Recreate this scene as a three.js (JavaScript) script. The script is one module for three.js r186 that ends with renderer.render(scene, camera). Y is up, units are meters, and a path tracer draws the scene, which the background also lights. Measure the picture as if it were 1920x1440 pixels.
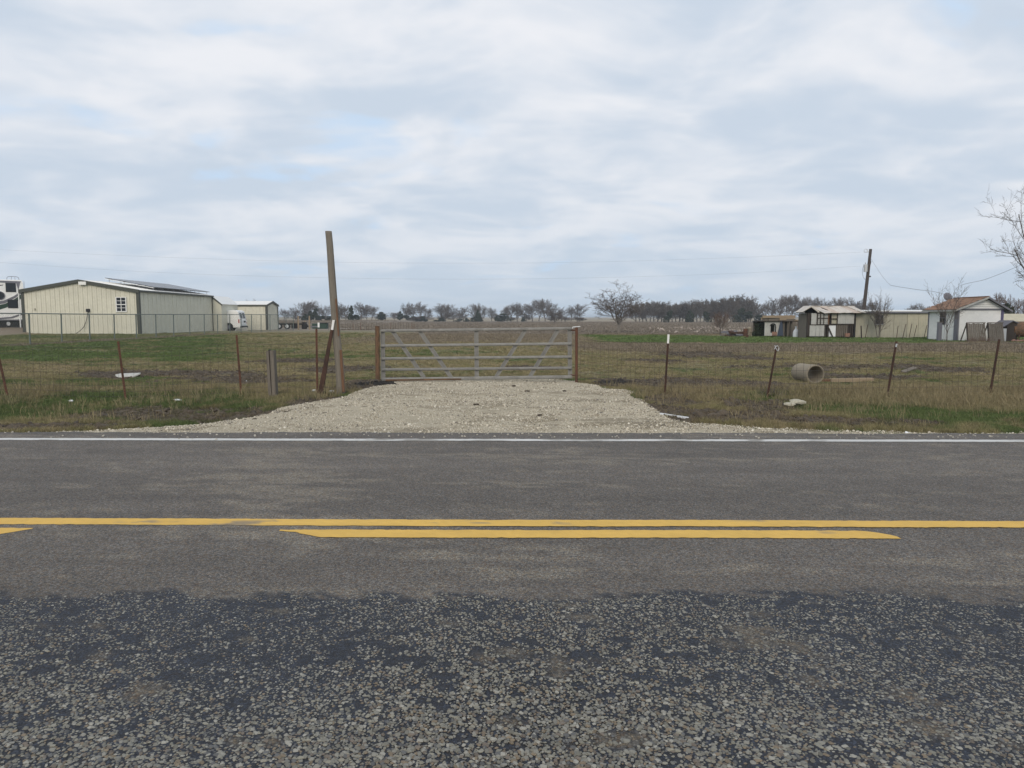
import * as THREE from 'three';
import { mergeGeometries } from 'three/addons/utils/BufferGeometryUtils.js';
import { RoundedBoxGeometry } from 'three/addons/geometries/RoundedBoxGeometry.js';

// ------------------------------------------------------------------ camera, sky, sun, exposure
const F = 1331, PITCH = 5.28 * Math.PI / 180, EYE = 1.6;
const scene = new THREE.Scene();
const camera = new THREE.PerspectiveCamera(2 * Math.atan(720 / F) * 180 / Math.PI, 4 / 3, 0.05, 9000);
camera.position.set(0, EYE, 0);
camera.rotation.x = -PITCH;
camera.updateMatrixWorld();

const renderer = new THREE.WebGLRenderer({ antialias: true });
renderer.setSize(1024, 768);
renderer.toneMapping = THREE.LinearToneMapping;
renderer.toneMappingExposure = 1.05;
renderer.shadowMap.enabled = true;

const sun = new THREE.DirectionalLight(0xfff2e0, 1.5);
sun.position.set(-12, 50, 52);
sun.target.position.set(0, 0, -30);
sun.castShadow = true;
sun.shadow.radius = 55;
sun.shadow.mapSize.set(4096, 4096);
Object.assign(sun.shadow.camera, { left: -130, right: 130, top: 130, bottom: -130, near: 1, far: 400 });
scene.add(sun, sun.target);

// ------------------------------------------------------------------ noise
function rng(seed) {
  let a = seed >>> 0;
  return () => { a = (a + 0x6D2B79F5) | 0; let t = Math.imul(a ^ (a >>> 15), 1 | a); t = (t + Math.imul(t ^ (t >>> 7), 61 | t)) ^ t; return ((t ^ (t >>> 14)) >>> 0) / 4294967296; };
}
const TAB = new Float32Array(65536);
{ const r = rng(7); for (let i = 0; i < 65536; i++) TAB[i] = r() * 2 - 1; }
function vn(x, y) {                                     // value noise, -1..1
  const xi = Math.floor(x), yi = Math.floor(y), fx = x - xi, fy = y - yi;
  const u = fx * fx * (3 - 2 * fx), v = fy * fy * (3 - 2 * fy);
  const a = ((yi & 255) << 8), b = (((yi + 1) & 255) << 8), c = xi & 255, d = (xi + 1) & 255;
  const p = TAB[a + c], q = TAB[a + d], s = TAB[b + c], t = TAB[b + d];
  return p + (q - p) * u + (s - p + (p - q - s + t) * u) * v;
}
function fbm(x, y, n = 4, gain = 0.5) {
  let s = 0, a = 1, k = 0;
  for (let i = 0; i < n; i++) { s += vn(x, y) * a; k += a; a *= gain; x = x * 2.03 + 17.3; y = y * 2.03 + 5.7; }
  return s / k;
}
function pn(x, y, p) {                                  // tiling value noise of period p
  const m = (k) => ((k % p) + p) % p;
  const xi = Math.floor(x), yi = Math.floor(y), fx = x - xi, fy = y - yi;
  const u = fx * fx * (3 - 2 * fx), v = fy * fy * (3 - 2 * fy);
  const g = (i, j) => TAB[(m(j) * 131 + m(i)) & 65535];
  const a = g(xi, yi), b = g(xi + 1, yi), c = g(xi, yi + 1), d = g(xi + 1, yi + 1);
  return a + (b - a) * u + (c - a + (a - b - c + d) * u) * v;
}
const clamp = (x, a = 0, b = 1) => Math.min(b, Math.max(a, x));
const sm = (a, b, x) => { const t = clamp((x - a) / (b - a)); return t * t * (3 - 2 * t); };
const mix = (a, b, t) => a + (b - a) * t;
const mix3 = (a, b, t) => [mix(a[0], b[0], t), mix(a[1], b[1], t), mix(a[2], b[2], t)];

// ------------------------------------------------------------------ sky: broken stratocumulus, the same all round
{
  const W = 4096, Hh = 2048, data = new Float32Array(W * Hh * 4);
  const gap = [0.55, 0.71, 0.91], grey = [0.575, 0.655, 0.76], lit = [0.825, 0.84, 0.88], low = [0.50, 0.595, 0.70];
  for (let j = 0; j < Hh; j++) {
    const el = ((j + 0.5) / Hh - 0.5) * Math.PI, sy = Math.sin(el), cy = Math.cos(el);
    const s = 1 / (Math.max(sy, 0) + 0.19), hz = Math.exp(-Math.max(el, 0) * 9);
    for (let i = 0; i < W; i++) {
      const o = (j * W + i) * 4;
      if (sy < -0.02) { data[o] = low[0]; data[o + 1] = low[1]; data[o + 2] = low[2]; data[o + 3] = 1; continue; }
      const az = ((i + 0.5) / W - 0.5) * 2 * Math.PI, X = Math.cos(az) * cy * s * 1.25, Z = Math.sin(az) * cy * s * 1.25;
      const wx = X + 0.10 * vn(X * 2.1 + 9, Z * 2.1), wz = Z + 0.10 * vn(X * 2.1, Z * 2.1 + 31);
      const big = fbm(wx * 0.9 + 40.2, wz * 1.1 + 11.7, 3);
      const puff = 1 - Math.abs(vn(wx * 3.1 + 1.7, wz * 4.2 + 6.1)) - 0.5 * Math.abs(vn(wx * 6.9 + 8, wz * 9.1 + 2)) - 0.25 * Math.abs(vn(wx * 14.3, wz * 18.1 + 4));
      const n = fbm(wx * 2.2 + 3.1, wz * 2.9 + 8.4, 6, 0.52);
      const lightness = sm(-0.05, 1.05, 0.42 + 0.90 * n + 0.40 * big + 0.32 * (puff - 0.35));
      const hole = sm(0.32, 0.62, fbm(wx * 1.9 + 70.5, wz * 2.6 + 22.1, 5, 0.5)) * (1 - lightness * 0.9);
      let c = mix3(grey, lit, lightness);
      c = mix3(c, gap, hole * 0.9);
      c = mix3(c, low, hz * 0.85);
      data[o] = c[0]; data[o + 1] = c[1]; data[o + 2] = c[2]; data[o + 3] = 1;
    }
  }
  const t = new THREE.DataTexture(data, W, Hh, THREE.RGBAFormat, THREE.FloatType);
  t.mapping = THREE.EquirectangularReflectionMapping; t.magFilter = THREE.LinearFilter; t.minFilter = THREE.LinearFilter; t.needsUpdate = true;
  scene.background = t; scene.environment = t;
}

// ------------------------------------------------------------------ layout: survey of the photograph into metres
scene.fog = new THREE.FogExp2(0xc6d0da, 0.00038);

const cP = Math.cos(PITCH), sP = Math.sin(PITCH);
function at(u, v, D) {                                  // point that stands D metres north of the eye
  const cx = (u - 960) / F, cy = (720 - v) / F, t = D / (cy * sP + cP);
  return new THREE.Vector3(cx * t, EYE + (cy * cP - sP) * t, -D);
}
function level(v, y = 0) { const cy = (720 - v) / F; return (y - EYE) / (cy * cP - sP) * (cy * sP + cP); }   // distance to height y

const V = (x, y, z) => new THREE.Vector3(x, y, z);
// gravel apron outline: for a given x the distance at which the gravel ends
const apronPts = [[-60, 808], [40, 804], [180, 798], [300, 790], [400, 784], [470, 774], [500, 764], [560, 756], [640, 742], [690, 728], [730, 717], [780, 708], [900, 705], [1010, 706], [1085, 714], [1130, 727], [1180, 738], [1212, 760], [1235, 778], [1290, 789], [1400, 795], [1530, 801], [1700, 805], [1990, 808]].map(([u, v]) => { const D = level(v); return [at(u, v, D).x, D]; });
function apronD(x) {
  const p = apronPts; if (x <= p[0][0]) return 9.9; if (x >= p[p.length - 1][0]) return 9.9;
  let i = 0; while (p[i + 1][0] < x) i++;
  return mix(p[i][1], p[i + 1][1], (x - p[i][0]) / (p[i + 1][0] - p[i][0]));
}
function inApron(x, D) {                                // >0 inside, metres to the edge
  const e = apronD(x + 0.25 * vn(x * 1.3, D * 1.3)) + 0.22 * fbm(x * 1.6, D * 1.6 + 50, 3) + 0.06 * vn(x * 9, D * 9);
  return e - D;
}
function hgt(x, z) {                                    // height of the land
  const D = -z; let y = 0;
  const side = sm(3.2, 6.5, Math.abs(x - 0.4));
  y += -0.05 * sm(9.0, 9.9, D) * (1 - sm(13, 16, D) * 0.7);
  y += -0.13 * side * Math.exp(-(((D - 12.9) / 1.9) ** 2)) * (x < 0 ? 1.15 : 0.75);
  const near = sm(9.9, 11, D) * (1 - sm(60, 90, D)), bare = sm(0.1, 1.2, -inApron(x, D));
  if (near > 0) y += near * (0.05 * fbm(x * 0.45, D * 0.45, 3) + bare * 0.03 * fbm(x * 2.2 + 9, D * 2.2, 3) + bare * 0.012 * vn(x * 7, D * 7));
  if (D > 25) y += 0.12 * fbm(x * 0.05 + 3, D * 0.05, 2) * sm(25, 70, D);
  y += 0.68 * sm(46, 52, -x) * sm(62, 74, D);            // the pad beside the steel barn
  if (D > 380) y += 5.2 * sm(380, 2600, D) + 1.6 * sm(450, 1500, D) * vn(x * 0.0016 + 7, D * 0.0012);
  return y;
}
function spot(u, v) {                                   // where the ground is that shows at this place in the survey
  let y = 0, p; for (let i = 0; i < 6; i++) { p = at(u, v, level(v, y)); y = hgt(p.x, p.z); }
  p.y = y; return p;
}
const onGround = (x, D, dy = 0) => V(x, hgt(x, -D) + dy, -D);

// ------------------------------------------------------------------ textures (matter only)
function tex(n, fn, repeat = 1) {
  const d = new Uint8Array(n * n * 4);
  for (let j = 0; j < n; j++) for (let i = 0; i < n; i++) { const c = fn(i / n, j / n, i, j), o = (j * n + i) * 4; d[o] = clamp(c[0]) * 255; d[o + 1] = clamp(c[1]) * 255; d[o + 2] = clamp(c[2]) * 255; d[o + 3] = 255; }
  const t = new THREE.DataTexture(d, n, n); t.wrapS = t.wrapT = THREE.RepeatWrapping; t.magFilter = THREE.LinearFilter; t.minFilter = THREE.LinearMipmapLinearFilter; t.generateMipmaps = true; t.repeat.set(repeat, repeat); t.needsUpdate = true; return t;
}
function cells(n, g, seed) {                            // tiling cells: distance to nearest seed and its number
  const r = rng(seed), px = new Float32Array(g * g), py = new Float32Array(g * g), id = new Float32Array(g * g);
  for (let i = 0; i < g * g; i++) { px[i] = r(); py[i] = r(); id[i] = r(); }
  const d = new Float32Array(n * n), k = new Float32Array(n * n), e = new Float32Array(n * n);
  for (let j = 0; j < n; j++) for (let i = 0; i < n; i++) {
    const x = i / n * g, y = j / n * g, xi = Math.floor(x), yi = Math.floor(y); let best = 9, second = 9, who = 0;
    for (let b = -1; b <= 1; b++) for (let a = -1; a <= 1; a++) {
      const cx = (xi + a + g) % g, cy = (yi + b + g) % g, q = cy * g + cx, dx = xi + a + px[q] - x, dy = yi + b + py[q] - y, dd = dx * dx + dy * dy;
      if (dd < best) { second = best; best = dd; who = id[q]; } else if (dd < second) second = dd;
    }
    d[j * n + i] = Math.sqrt(best); k[j * n + i] = who; e[j * n + i] = Math.sqrt(second) - Math.sqrt(best);
  }
  return { d, k, e, n };
}
const rockTone = (k) => k < 0.5 ? [0.62 + k * 0.5, 0.60 + k * 0.48, 0.56 + k * 0.45] : k < 0.72 ? [0.74, 0.64, 0.50] : k < 0.86 ? [0.62, 0.49, 0.38] : [0.40, 0.40, 0.40];
const cRoad = cells(1536, 190, 3);
const roadMap = tex(1536, (u, v, i, j) => { const q = j * 1536 + i, k = cRoad.k[q], s = rockTone(k), e = clamp(cRoad.e[q] * 2.6), f = 0.75 + 0.35 * pn(u * 380, v * 380, 380); const l = mix(0.36, 0.55 + 0.42 * (k * 7 % 1), e); return [s[0] * l * f * 1.55, s[1] * l * f * 1.55, s[2] * l * f * 1.55]; });
const roadBump = tex(1536, (u, v, i, j) => { const q = j * 1536 + i, h = clamp(cRoad.e[q] * 1.6) * (0.6 + 0.4 * cRoad.k[q]); return [h, h, h]; });
const cGrav = cells(1024, 64, 11);
const gravMap = tex(1024, (u, v, i, j) => { const q = j * 1024 + i, k = cGrav.k[q], e = clamp(cGrav.e[q] * 2.2), l = mix(0.62, 0.8 + 0.2 * (k * 5 % 1), e) * (0.9 + 0.12 * pn(u * 256, v * 256, 256)); return [l, l * 0.955, l * 0.86]; });
const gravBump = tex(1024, (u, v, i, j) => { const h = clamp(cGrav.e[j * 1024 + i] * 1.4); return [h, h, h]; });
const soilMap = tex(1024, (u, v) => { const a = pn(u * 64, v * 64, 64), b = pn(u * 200, v * 200, 200), c = pn(u * 512, v * 512, 512), d = pn(u * 18, v * 18, 18); const l = 0.62 + 0.14 * a + 0.16 * b + 0.16 * c + 0.09 * d; const g = 0.06 * pn(u * 90 + 5, v * 90, 90); return [l + g * 0.6, l, l - g]; });
const soilBump = tex(1024, (u, v) => { const l = 0.5 + 0.2 * pn(u * 64, v * 64, 64) + 0.25 * pn(u * 200, v * 200, 200); return [l, l, l]; });
const grainTex = tex(512, (u, v) => { const g = pn(u * 64, v * 3, 64) * 0.5 + pn(u * 180, v * 6, 180) * 0.35 + pn(u * 20, v * 40, 40) * 0.15, l = 0.72 + 0.26 * g; return [l, l * 0.99, l * 0.97]; });
const rustTex = tex(512, (u, v) => { const a = pn(u * 12, v * 12, 12), b = pn(u * 60, v * 60, 60), c = pn(u * 160, v * 160, 160), t = clamp(0.5 + 0.6 * a + 0.4 * b); return [mix(0.5, 1.0, t) + 0.1 * c, mix(0.5, 0.85, t) + 0.08 * c, mix(0.5, 0.75, t) + 0.06 * c]; });
const dirtTex = tex(512, (u, v) => { const a = pn(u * 6, v * 6, 6), b = pn(u * 30, v * 30, 30), c = pn(u * 120, v * 120, 120), l = 0.93 + 0.05 * a + 0.05 * b + 0.03 * c; return [l, l * 0.995, l * 0.975]; });
const galvTex = tex(512, (u, v) => { const a = pn(u * 10, v * 10, 10), b = pn(u * 50, v * 50, 50), c = pn(u * 170, v * 170, 170), l = 0.78 + 0.12 * a + 0.1 * b + 0.06 * c; return [l, l, l * 0.985]; });
const stainTex = tex(512, (u, v) => { const run = pn(u * 40, v * 2, 40), a = pn(u * 8, v * 8, 8), b = pn(u * 60, v * 60, 60), l = 0.84 + 0.1 * run + 0.06 * a + 0.05 * b, r = clamp(run * 1.4 - 0.5) * 0.25; return [l, l * (0.985 - r * 0.3), l * (0.95 - r * 0.6)]; });

const std = (r, g, b, o = {}) => { const m = new THREE.MeshStandardMaterial({ roughness: 0.9, metalness: 0, side: THREE.DoubleSide, ...o }); m.color.setRGB(r, g, b); return m; };
const M = {
  ground: std(1.5, 1.5, 1.5, { vertexColors: true, map: soilMap, bumpMap: soilBump, bumpScale: 0.02, roughness: 1 }),
  road: std(1, 1, 1, { vertexColors: true, map: roadMap, bumpMap: roadBump, bumpScale: 0.003, roughness: 0.82 }),
  gravelBed: std(0.63, 0.58, 0.475, { map: gravMap, bumpMap: gravBump, bumpScale: 0.012, roughness: 1, vertexColors: true }),
  yellow: std(1, 1, 1, { vertexColors: true, roughness: 0.75, bumpMap: roadBump, bumpScale: 0.002 }),
  stone: std(1, 1, 1, { roughness: 0.8, flatShading: true }),
  chip: std(1, 1, 1, { roughness: 0.7 }),
  blade: std(1, 1, 1, { roughness: 0.95 }),
  cream: std(0.67, 0.652, 0.55, { map: dirtTex, roughness: 0.55 }),
  trim: std(0.055, 0.06, 0.05, { roughness: 0.55 }),
  whiteMetal: std(0.80, 0.81, 0.81, { map: dirtTex, roughness: 0.5 }),
  white: std(0.86, 0.865, 0.86, { map: dirtTex, roughness: 0.6 }),
  whiteOld: std(0.49, 0.50, 0.495, { map: stainTex, roughness: 0.8 }),
  beige: std(0.45, 0.435, 0.36, { map: stainTex, roughness: 0.8 }),
  beigeLight: std(0.53, 0.505, 0.40, { map: stainTex, roughness: 0.8 }),
  solar: std(0.018, 0.02, 0.03, { roughness: 0.25 }),
  alu: std(0.55, 0.56, 0.57, { roughness: 0.45, metalness: 0.5 }),
  glassDark: std(0.012, 0.014, 0.017, { roughness: 0.12 }),
  galv: std(0.29, 0.287, 0.275, { map: galvTex, roughness: 0.62, metalness: 0.25 }),
  galvGreen: std(0.15, 0.18, 0.165, { roughness: 0.6, metalness: 0.2 }),
  rust: std(0.135, 0.072, 0.05, { map: rustTex, roughness: 0.95 }),
  rustTan: std(0.185, 0.122, 0.077, { map: rustTex, roughness: 0.95 }),
  rustDark: std(0.075, 0.045, 0.035, { map: rustTex, roughness: 0.95 }),
  oldWood: std(0.25, 0.225, 0.19, { map: grainTex, bumpMap: grainTex, bumpScale: 0.006, roughness: 0.95 }),
  oldWoodRed: std(0.20, 0.11, 0.065, { map: grainTex, roughness: 0.95 }),
  paleWood: std(0.42, 0.33, 0.23, { map: grainTex, roughness: 0.95 }),
  greyWood: std(0.21, 0.185, 0.155, { map: grainTex, bumpMap: grainTex, bumpScale: 0.004, roughness: 0.95 }),
  darkWood: std(0.06, 0.048, 0.04, { map: grainTex, roughness: 0.95 }),
  poleWood: std(0.10, 0.085, 0.08, { map: grainTex, roughness: 0.95 }),
  bark: std(0.115, 0.10, 0.088, { roughness: 1 }),
  barkPale: std(0.20, 0.18, 0.155, { roughness: 1 }),
  twig: std(0.12, 0.10, 0.088, { roughness: 1 }),
  twigFar: std(0.12, 0.10, 0.088, { roughness: 1 }),
  twigWood: std(0.105, 0.088, 0.075, { roughness: 1 }),
  twigRed: std(0.13, 0.09, 0.07, { roughness: 1 }),
  cedar: std(0.028, 0.038, 0.02, { roughness: 1 }),
  concrete: std(0.28, 0.245, 0.19, { map: dirtTex, bumpMap: soilBump, bumpScale: 0.006, roughness: 0.95 }),
  black: std(0.02, 0.02, 0.021, { roughness: 0.85 }),
  rubber: std(0.025, 0.025, 0.026, { roughness: 0.9 }),
  wire: std(0.085, 0.07, 0.06, { roughness: 0.6, metalness: 0.3 }),
  cable: std(0.16, 0.16, 0.17, { roughness: 0.7 }),
  shingle: std(0.31, 0.185, 0.12, { map: dirtTex, roughness: 1 }),
  shingleB: std(0.27, 0.155, 0.10, { map: dirtTex, roughness: 1 }),
  shingleC: std(0.34, 0.21, 0.14, { map: dirtTex, roughness: 1 }),
  greyTrim: std(0.16, 0.16, 0.185, { roughness: 0.8 }),
  purple: std(0.10, 0.09, 0.17, { roughness: 0.8 }),
  red: std(0.35, 0.02, 0.02, { roughness: 0.4 }),
  tarp: std(0.035, 0.05, 0.08, { roughness: 0.7 }),
  greenBin: std(0.02, 0.05, 0.035, { roughness: 0.7 }),
  pinkRust: std(0.33, 0.21, 0.165, { map: rustTex, roughness: 0.9 }),
  tinRoof: std(0.62, 0.585, 0.545, { map: stainTex, roughness: 0.6 }),
  tinRoofB: std(0.56, 0.48, 0.42, { map: stainTex, roughness: 0.6 }),
  plastic: std(0.72, 0.74, 0.76, { roughness: 0.5 }),
  mudClod: std(0.05, 0.038, 0.027, { roughness: 1 }),
  char: std(0.022, 0.02, 0.019, { roughness: 1 }),
};

// ------------------------------------------------------------------ things and parts
const taken = {};
function numbered(n) { const k = taken[n] = (taken[n] ?? -1) + 1; return k ? `${n}_${String(k).padStart(3, '0')}` : n; }
function tag(o, label, category, group, kind) { o.userData = { label, category }; if (group) o.userData.group = group; if (kind) o.userData.kind = kind; return o; }
function thing(name, label, category, pos, group) { const o = new THREE.Group(); o.name = numbered(name); o.position.copy(pos); scene.add(o); return tag(o, label, category, group); }
const base0 = V(0, 0, 0);
function origin(o) { const p = V(0, 0, 0); for (let q = o; q && q !== scene; q = q.parent) p.add(q.position); return p; }
function part(parent, name, geo, mat, label) {          // geometry given in metres of the place; becomes a child of its thing
  if (Array.isArray(geo)) geo = join(geo);
  const p = origin(parent); geo.translate(-p.x, -p.y, -p.z);
  const m = new THREE.Mesh(geo, mat); m.name = name; if (label) m.userData.label = label; parent.add(m); return m;
}
function join(list) { const l = list.map(g => { const q = g.index ? g.toNonIndexed() : g; for (const k of Object.keys(q.attributes)) if (!['position', 'normal', 'uv'].includes(k)) q.deleteAttribute(k); return q; }); return mergeGeometries(l); }
function metreUV(g) {                                    // box projection, one unit of uv per metre
  if (g.index) g = g.toNonIndexed(); g.computeVertexNormals();
  const p = g.attributes.position, n = g.attributes.normal, uv = new Float32Array(p.count * 2);
  for (let i = 0; i < p.count; i++) { const ax = Math.abs(n.getX(i)), ay = Math.abs(n.getY(i)), az = Math.abs(n.getZ(i)); const x = p.getX(i), y = p.getY(i), z = p.getZ(i); if (ay > ax && ay > az) { uv[2 * i] = x; uv[2 * i + 1] = z; } else if (ax > az) { uv[2 * i] = z; uv[2 * i + 1] = y; } else { uv[2 * i] = x; uv[2 * i + 1] = y; } }
  g.setAttribute('uv', new THREE.BufferAttribute(uv, 2)); return g;
}
function box(x0, x1, y0, y1, z0, z1, bevel = 0) {
  const w = x1 - x0, h = y1 - y0, d = z1 - z0;
  const g = bevel ? new RoundedBoxGeometry(w, h, d, 1, bevel) : new THREE.BoxGeometry(w, h, d);
  g.translate((x0 + x1) / 2, (y0 + y1) / 2, (z0 + z1) / 2); return metreUV(g);
}
function boxAt(u0, u1, v0, v1, D, thick, bevel = 0) { const a = at(u0, v1, D), b = at(u1, v0, D); return box(a.x, b.x, a.y, b.y, -D - thick, -D, bevel); }
function beam(p, q, w, h = w, up = V(0, 0, 1)) {         // a bar of rectangular section from p to q
  const d = q.clone().sub(p), L = d.length(); d.normalize(); let x = new THREE.Vector3().crossVectors(up, d); if (x.lengthSq() < 1e-4) x.set(1, 0, 0); x.normalize(); const z = new THREE.Vector3().crossVectors(x, d);
  const g = new THREE.BoxGeometry(w, L, h).toNonIndexed(), uv = g.attributes.uv, pp = g.attributes.position;
  for (let i = 0; i < pp.count; i++) uv.setXY(i, (pp.getX(i) + pp.getZ(i)) * 2, pp.getY(i) * 0.6);
  g.applyMatrix4(new THREE.Matrix4().makeBasis(x, d, z)); g.translate((p.x + q.x) / 2, (p.y + q.y) / 2, (p.z + q.z) / 2); return g;
}
function tube(p, q, r0, r1 = r0, n = 8, cap = true) {
  const d = q.clone().sub(p), L = d.length(), g = new THREE.CylinderGeometry(r1, r0, L, n, 1, !cap);
  const uv = g.attributes.uv; for (let i = 0; i < uv.count; i++) uv.setXY(i, uv.getX(i) * 2 * Math.PI * r0 * 2, uv.getY(i) * L * 0.6);
  g.applyQuaternion(new THREE.Quaternion().setFromUnitVectors(V(0, 1, 0), d.normalize())); g.translate((p.x + q.x) / 2, (p.y + q.y) / 2, (p.z + q.z) / 2); return g;
}
function poly(pts, thick, dir = V(0, 0, -1)) {           // flat polygon of points with a thickness
  const c = dir.clone().multiplyScalar(thick), n = pts.length, pos = [];
  const tri = (a, b, d) => pos.push(a.x, a.y, a.z, b.x, b.y, b.z, d.x, d.y, d.z);
  const bk = pts.map(p => p.clone().add(c));
  for (let i = 1; i < n - 1; i++) { tri(pts[0], pts[i], pts[i + 1]); tri(bk[0], bk[i + 1], bk[i]); }
  for (let i = 0; i < n; i++) { const j = (i + 1) % n; tri(pts[i], bk[i], bk[j]); tri(pts[i], bk[j], pts[j]); }
  const g = new THREE.BufferGeometry(); g.setAttribute('position', new THREE.Float32BufferAttribute(pos, 3)); return metreUV(g);
}
function curve(pts, r, seg = 24, sides = 5) { return new THREE.TubeGeometry(new THREE.CatmullRomCurve3(pts), seg, r, sides, false); }
function lump(r, seed, sx = 1, sy = 1, sz = 1, rough = 0.35, detail = 1) {
  const g = new THREE.IcosahedronGeometry(1, detail), p = g.attributes.position, o = seed * 3.7;
  for (let i = 0; i < p.count; i++) { const x = p.getX(i), y = p.getY(i), z = p.getZ(i), k = 1 + rough * (vn(x * 1.6 + o, y * 1.6 + z * 1.3 + o) + 0.5 * vn(x * 3.7 - o, z * 3.7 + y * 2)); p.setXYZ(i, x * k * r * sx, y * k * r * sy, z * k * r * sz); }
  g.computeVertexNormals(); return g;
}

// ------------------------------------------------------------------ what grows where
const GREEN = [0.078, 0.108, 0.034], BRIGHT = [0.092, 0.138, 0.038], OLIVE = [0.165, 0.152, 0.070], DRY = [0.245, 0.200, 0.118], WEED = [0.190, 0.158, 0.120], MUD = [0.062, 0.045, 0.029], TAN = [0.27, 0.215, 0.125], FARM = [0.225, 0.193, 0.155], DIRT = [0.24, 0.195, 0.145];
const mudPatches = [[330, 700, 190, 7], [470, 712, 140, 8], [640, 692, 90, 6], [690, 724, 70, 7], [430, 769, 225, 15], [620, 750, 90, 8], [250, 762, 130, 9], [1225, 762, 45, 12], [1350, 774, 185, 17], [1545, 784, 170, 12], [1260, 748, 60, 14], [1420, 752, 90, 8], [1310, 664, 100, 6], [1410, 672, 60, 4], [1560, 689, 190, 6], [1730, 690, 120, 7], [1290, 716, 110, 8], [1160, 716, 60, 8], [1440, 724, 80, 5], [1230, 676, 70, 5], [230, 704, 60, 5], [560, 676, 80, 4], [120, 790, 170, 8], [700, 716, 60, 8], [1000, 690, 60, 4], [1620, 706, 120, 5]].map(([u, v, ru, rv]) => { const D = level(v); return { x: at(u, v, D).x, D, rx: ru * D / F, rd: Math.max(0.25, (level(v - rv) - level(v + rv)) / 2) }; });
function mudAt(x, D) {
  let m = 0; if (D > 45) return 0;
  const nz = 0.55 * fbm(x * 1.1 + 3, D * 1.1, 3) + 0.35 * vn(x * 4.2, D * 4.2 + 7);
  for (const p of mudPatches) { const dx = (x - p.x) / p.rx, dd = (D - p.D) / p.rd, q = dx * dx + dd * dd; if (q < 4) m = Math.max(m, sm(-0.15, 0.35, 1 - Math.sqrt(q) + nz * 0.9)); }
  return m;
}
function info(x, D) {
  const n1 = fbm(x * 0.5, D * 0.5, 3), n2 = fbm(x * 1.9 + 30, D * 1.9, 3), n3 = fbm(x * 0.13 + 5, D * 0.17, 3), n4 = vn(x * 6.1, D * 6.1);
  let g = 0.28, w = 0, br = 0;
  const left = sm(-3, -8, x), right = sm(4, 7, x);
  const roadside = sm(16.2, 15, D);
  g += roadside * (left * 0.42 * sm(11.2, 13, D) + right * (0.35 * Math.exp(-(((D - 12.3) / 0.9) ** 2)) + 0.1) - 0.15 * sm(12, 10.5, D));
  g += left * sm(15, 17, D) * sm(20, 18, D) * 0.1;
  const lawn = sm(1.5, -4, x + 0.37 * D + 3 * n1) * sm(24, 29, D) * sm(75, 60, D);
  g += lawn * 0.55; br = Math.max(br, lawn * 0.55 * sm(0, 0.4, n3 + 0.2));
  const strip = sm(3.5, 8, x) * sm(45, 48, D + n1 * 2) * sm(71, 67, D + n1 * 2);
  g += strip * 0.8; br = Math.max(br, strip);
  w = Math.max(w, sm(1, 6, x) * sm(31, 36, D + n1 * 3) * sm(47, 44, D + n1 * 2) * 0.85);
  w = Math.max(w, sm(-14, -8, x) * sm(9, 4, x) * sm(42, 54, D + n1 * 5) * 0.8);
  w = Math.max(w, sm(66, 74, D + n1 * 4 - 26 * sm(-2, -8, x)));
  const yard = sm(-29, -30.5, x) * sm(40, 44, D) * sm(125, 110, D), line = Math.exp(-(((x + 29) / 0.7) ** 2)) * sm(38, 42, D) * sm(100, 92, D);
  g = clamp(g + 0.55 * n1 + 0.5 * n2 + 0.25 * n3 + 0.15 * n4) * (1 - w);
  let c = mix3(OLIVE, DRY, clamp(0.42 + 0.9 * n2 + 0.5 * n4));
  c = mix3(c, WEED, w * 0.9);
  c = mix3(c, mix3(GREEN, BRIGHT, br), sm(0.3, 0.75, g));
  c = mix3(c, mix3([0.20, 0.175, 0.085], GREEN, clamp(0.25 + n1)), yard * 0.8); c = mix3(c, WEED, line * 0.8); w = Math.max(w, line);
  const mud = mudAt(x, D) * (1 - strip);
  if (mud > 0) c = mix3(c, mix3(MUD, WEED, clamp(0.15 + n4 * 0.4)), mud * 0.95);
  const pad = sm(45, 49, -x) * sm(58, 66, D) * sm(130, 100, D);
  c = mix3(c, DIRT, pad); w *= 1 - pad;
  if (D > 75) {
    c = mix3(c, mix3(FARM, WEED, clamp(0.5 + 0.8 * n3)), sm(75, 110, D));
    c = mix3(c, TAN, sm(395, 430, D + 20 * vn(x * 0.02, 3)) * (0.75 + 0.25 * vn(x * 0.004, D * 0.004)));
  }
  return { c, g, w, mud, strip, lawn, pad };
}

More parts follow.
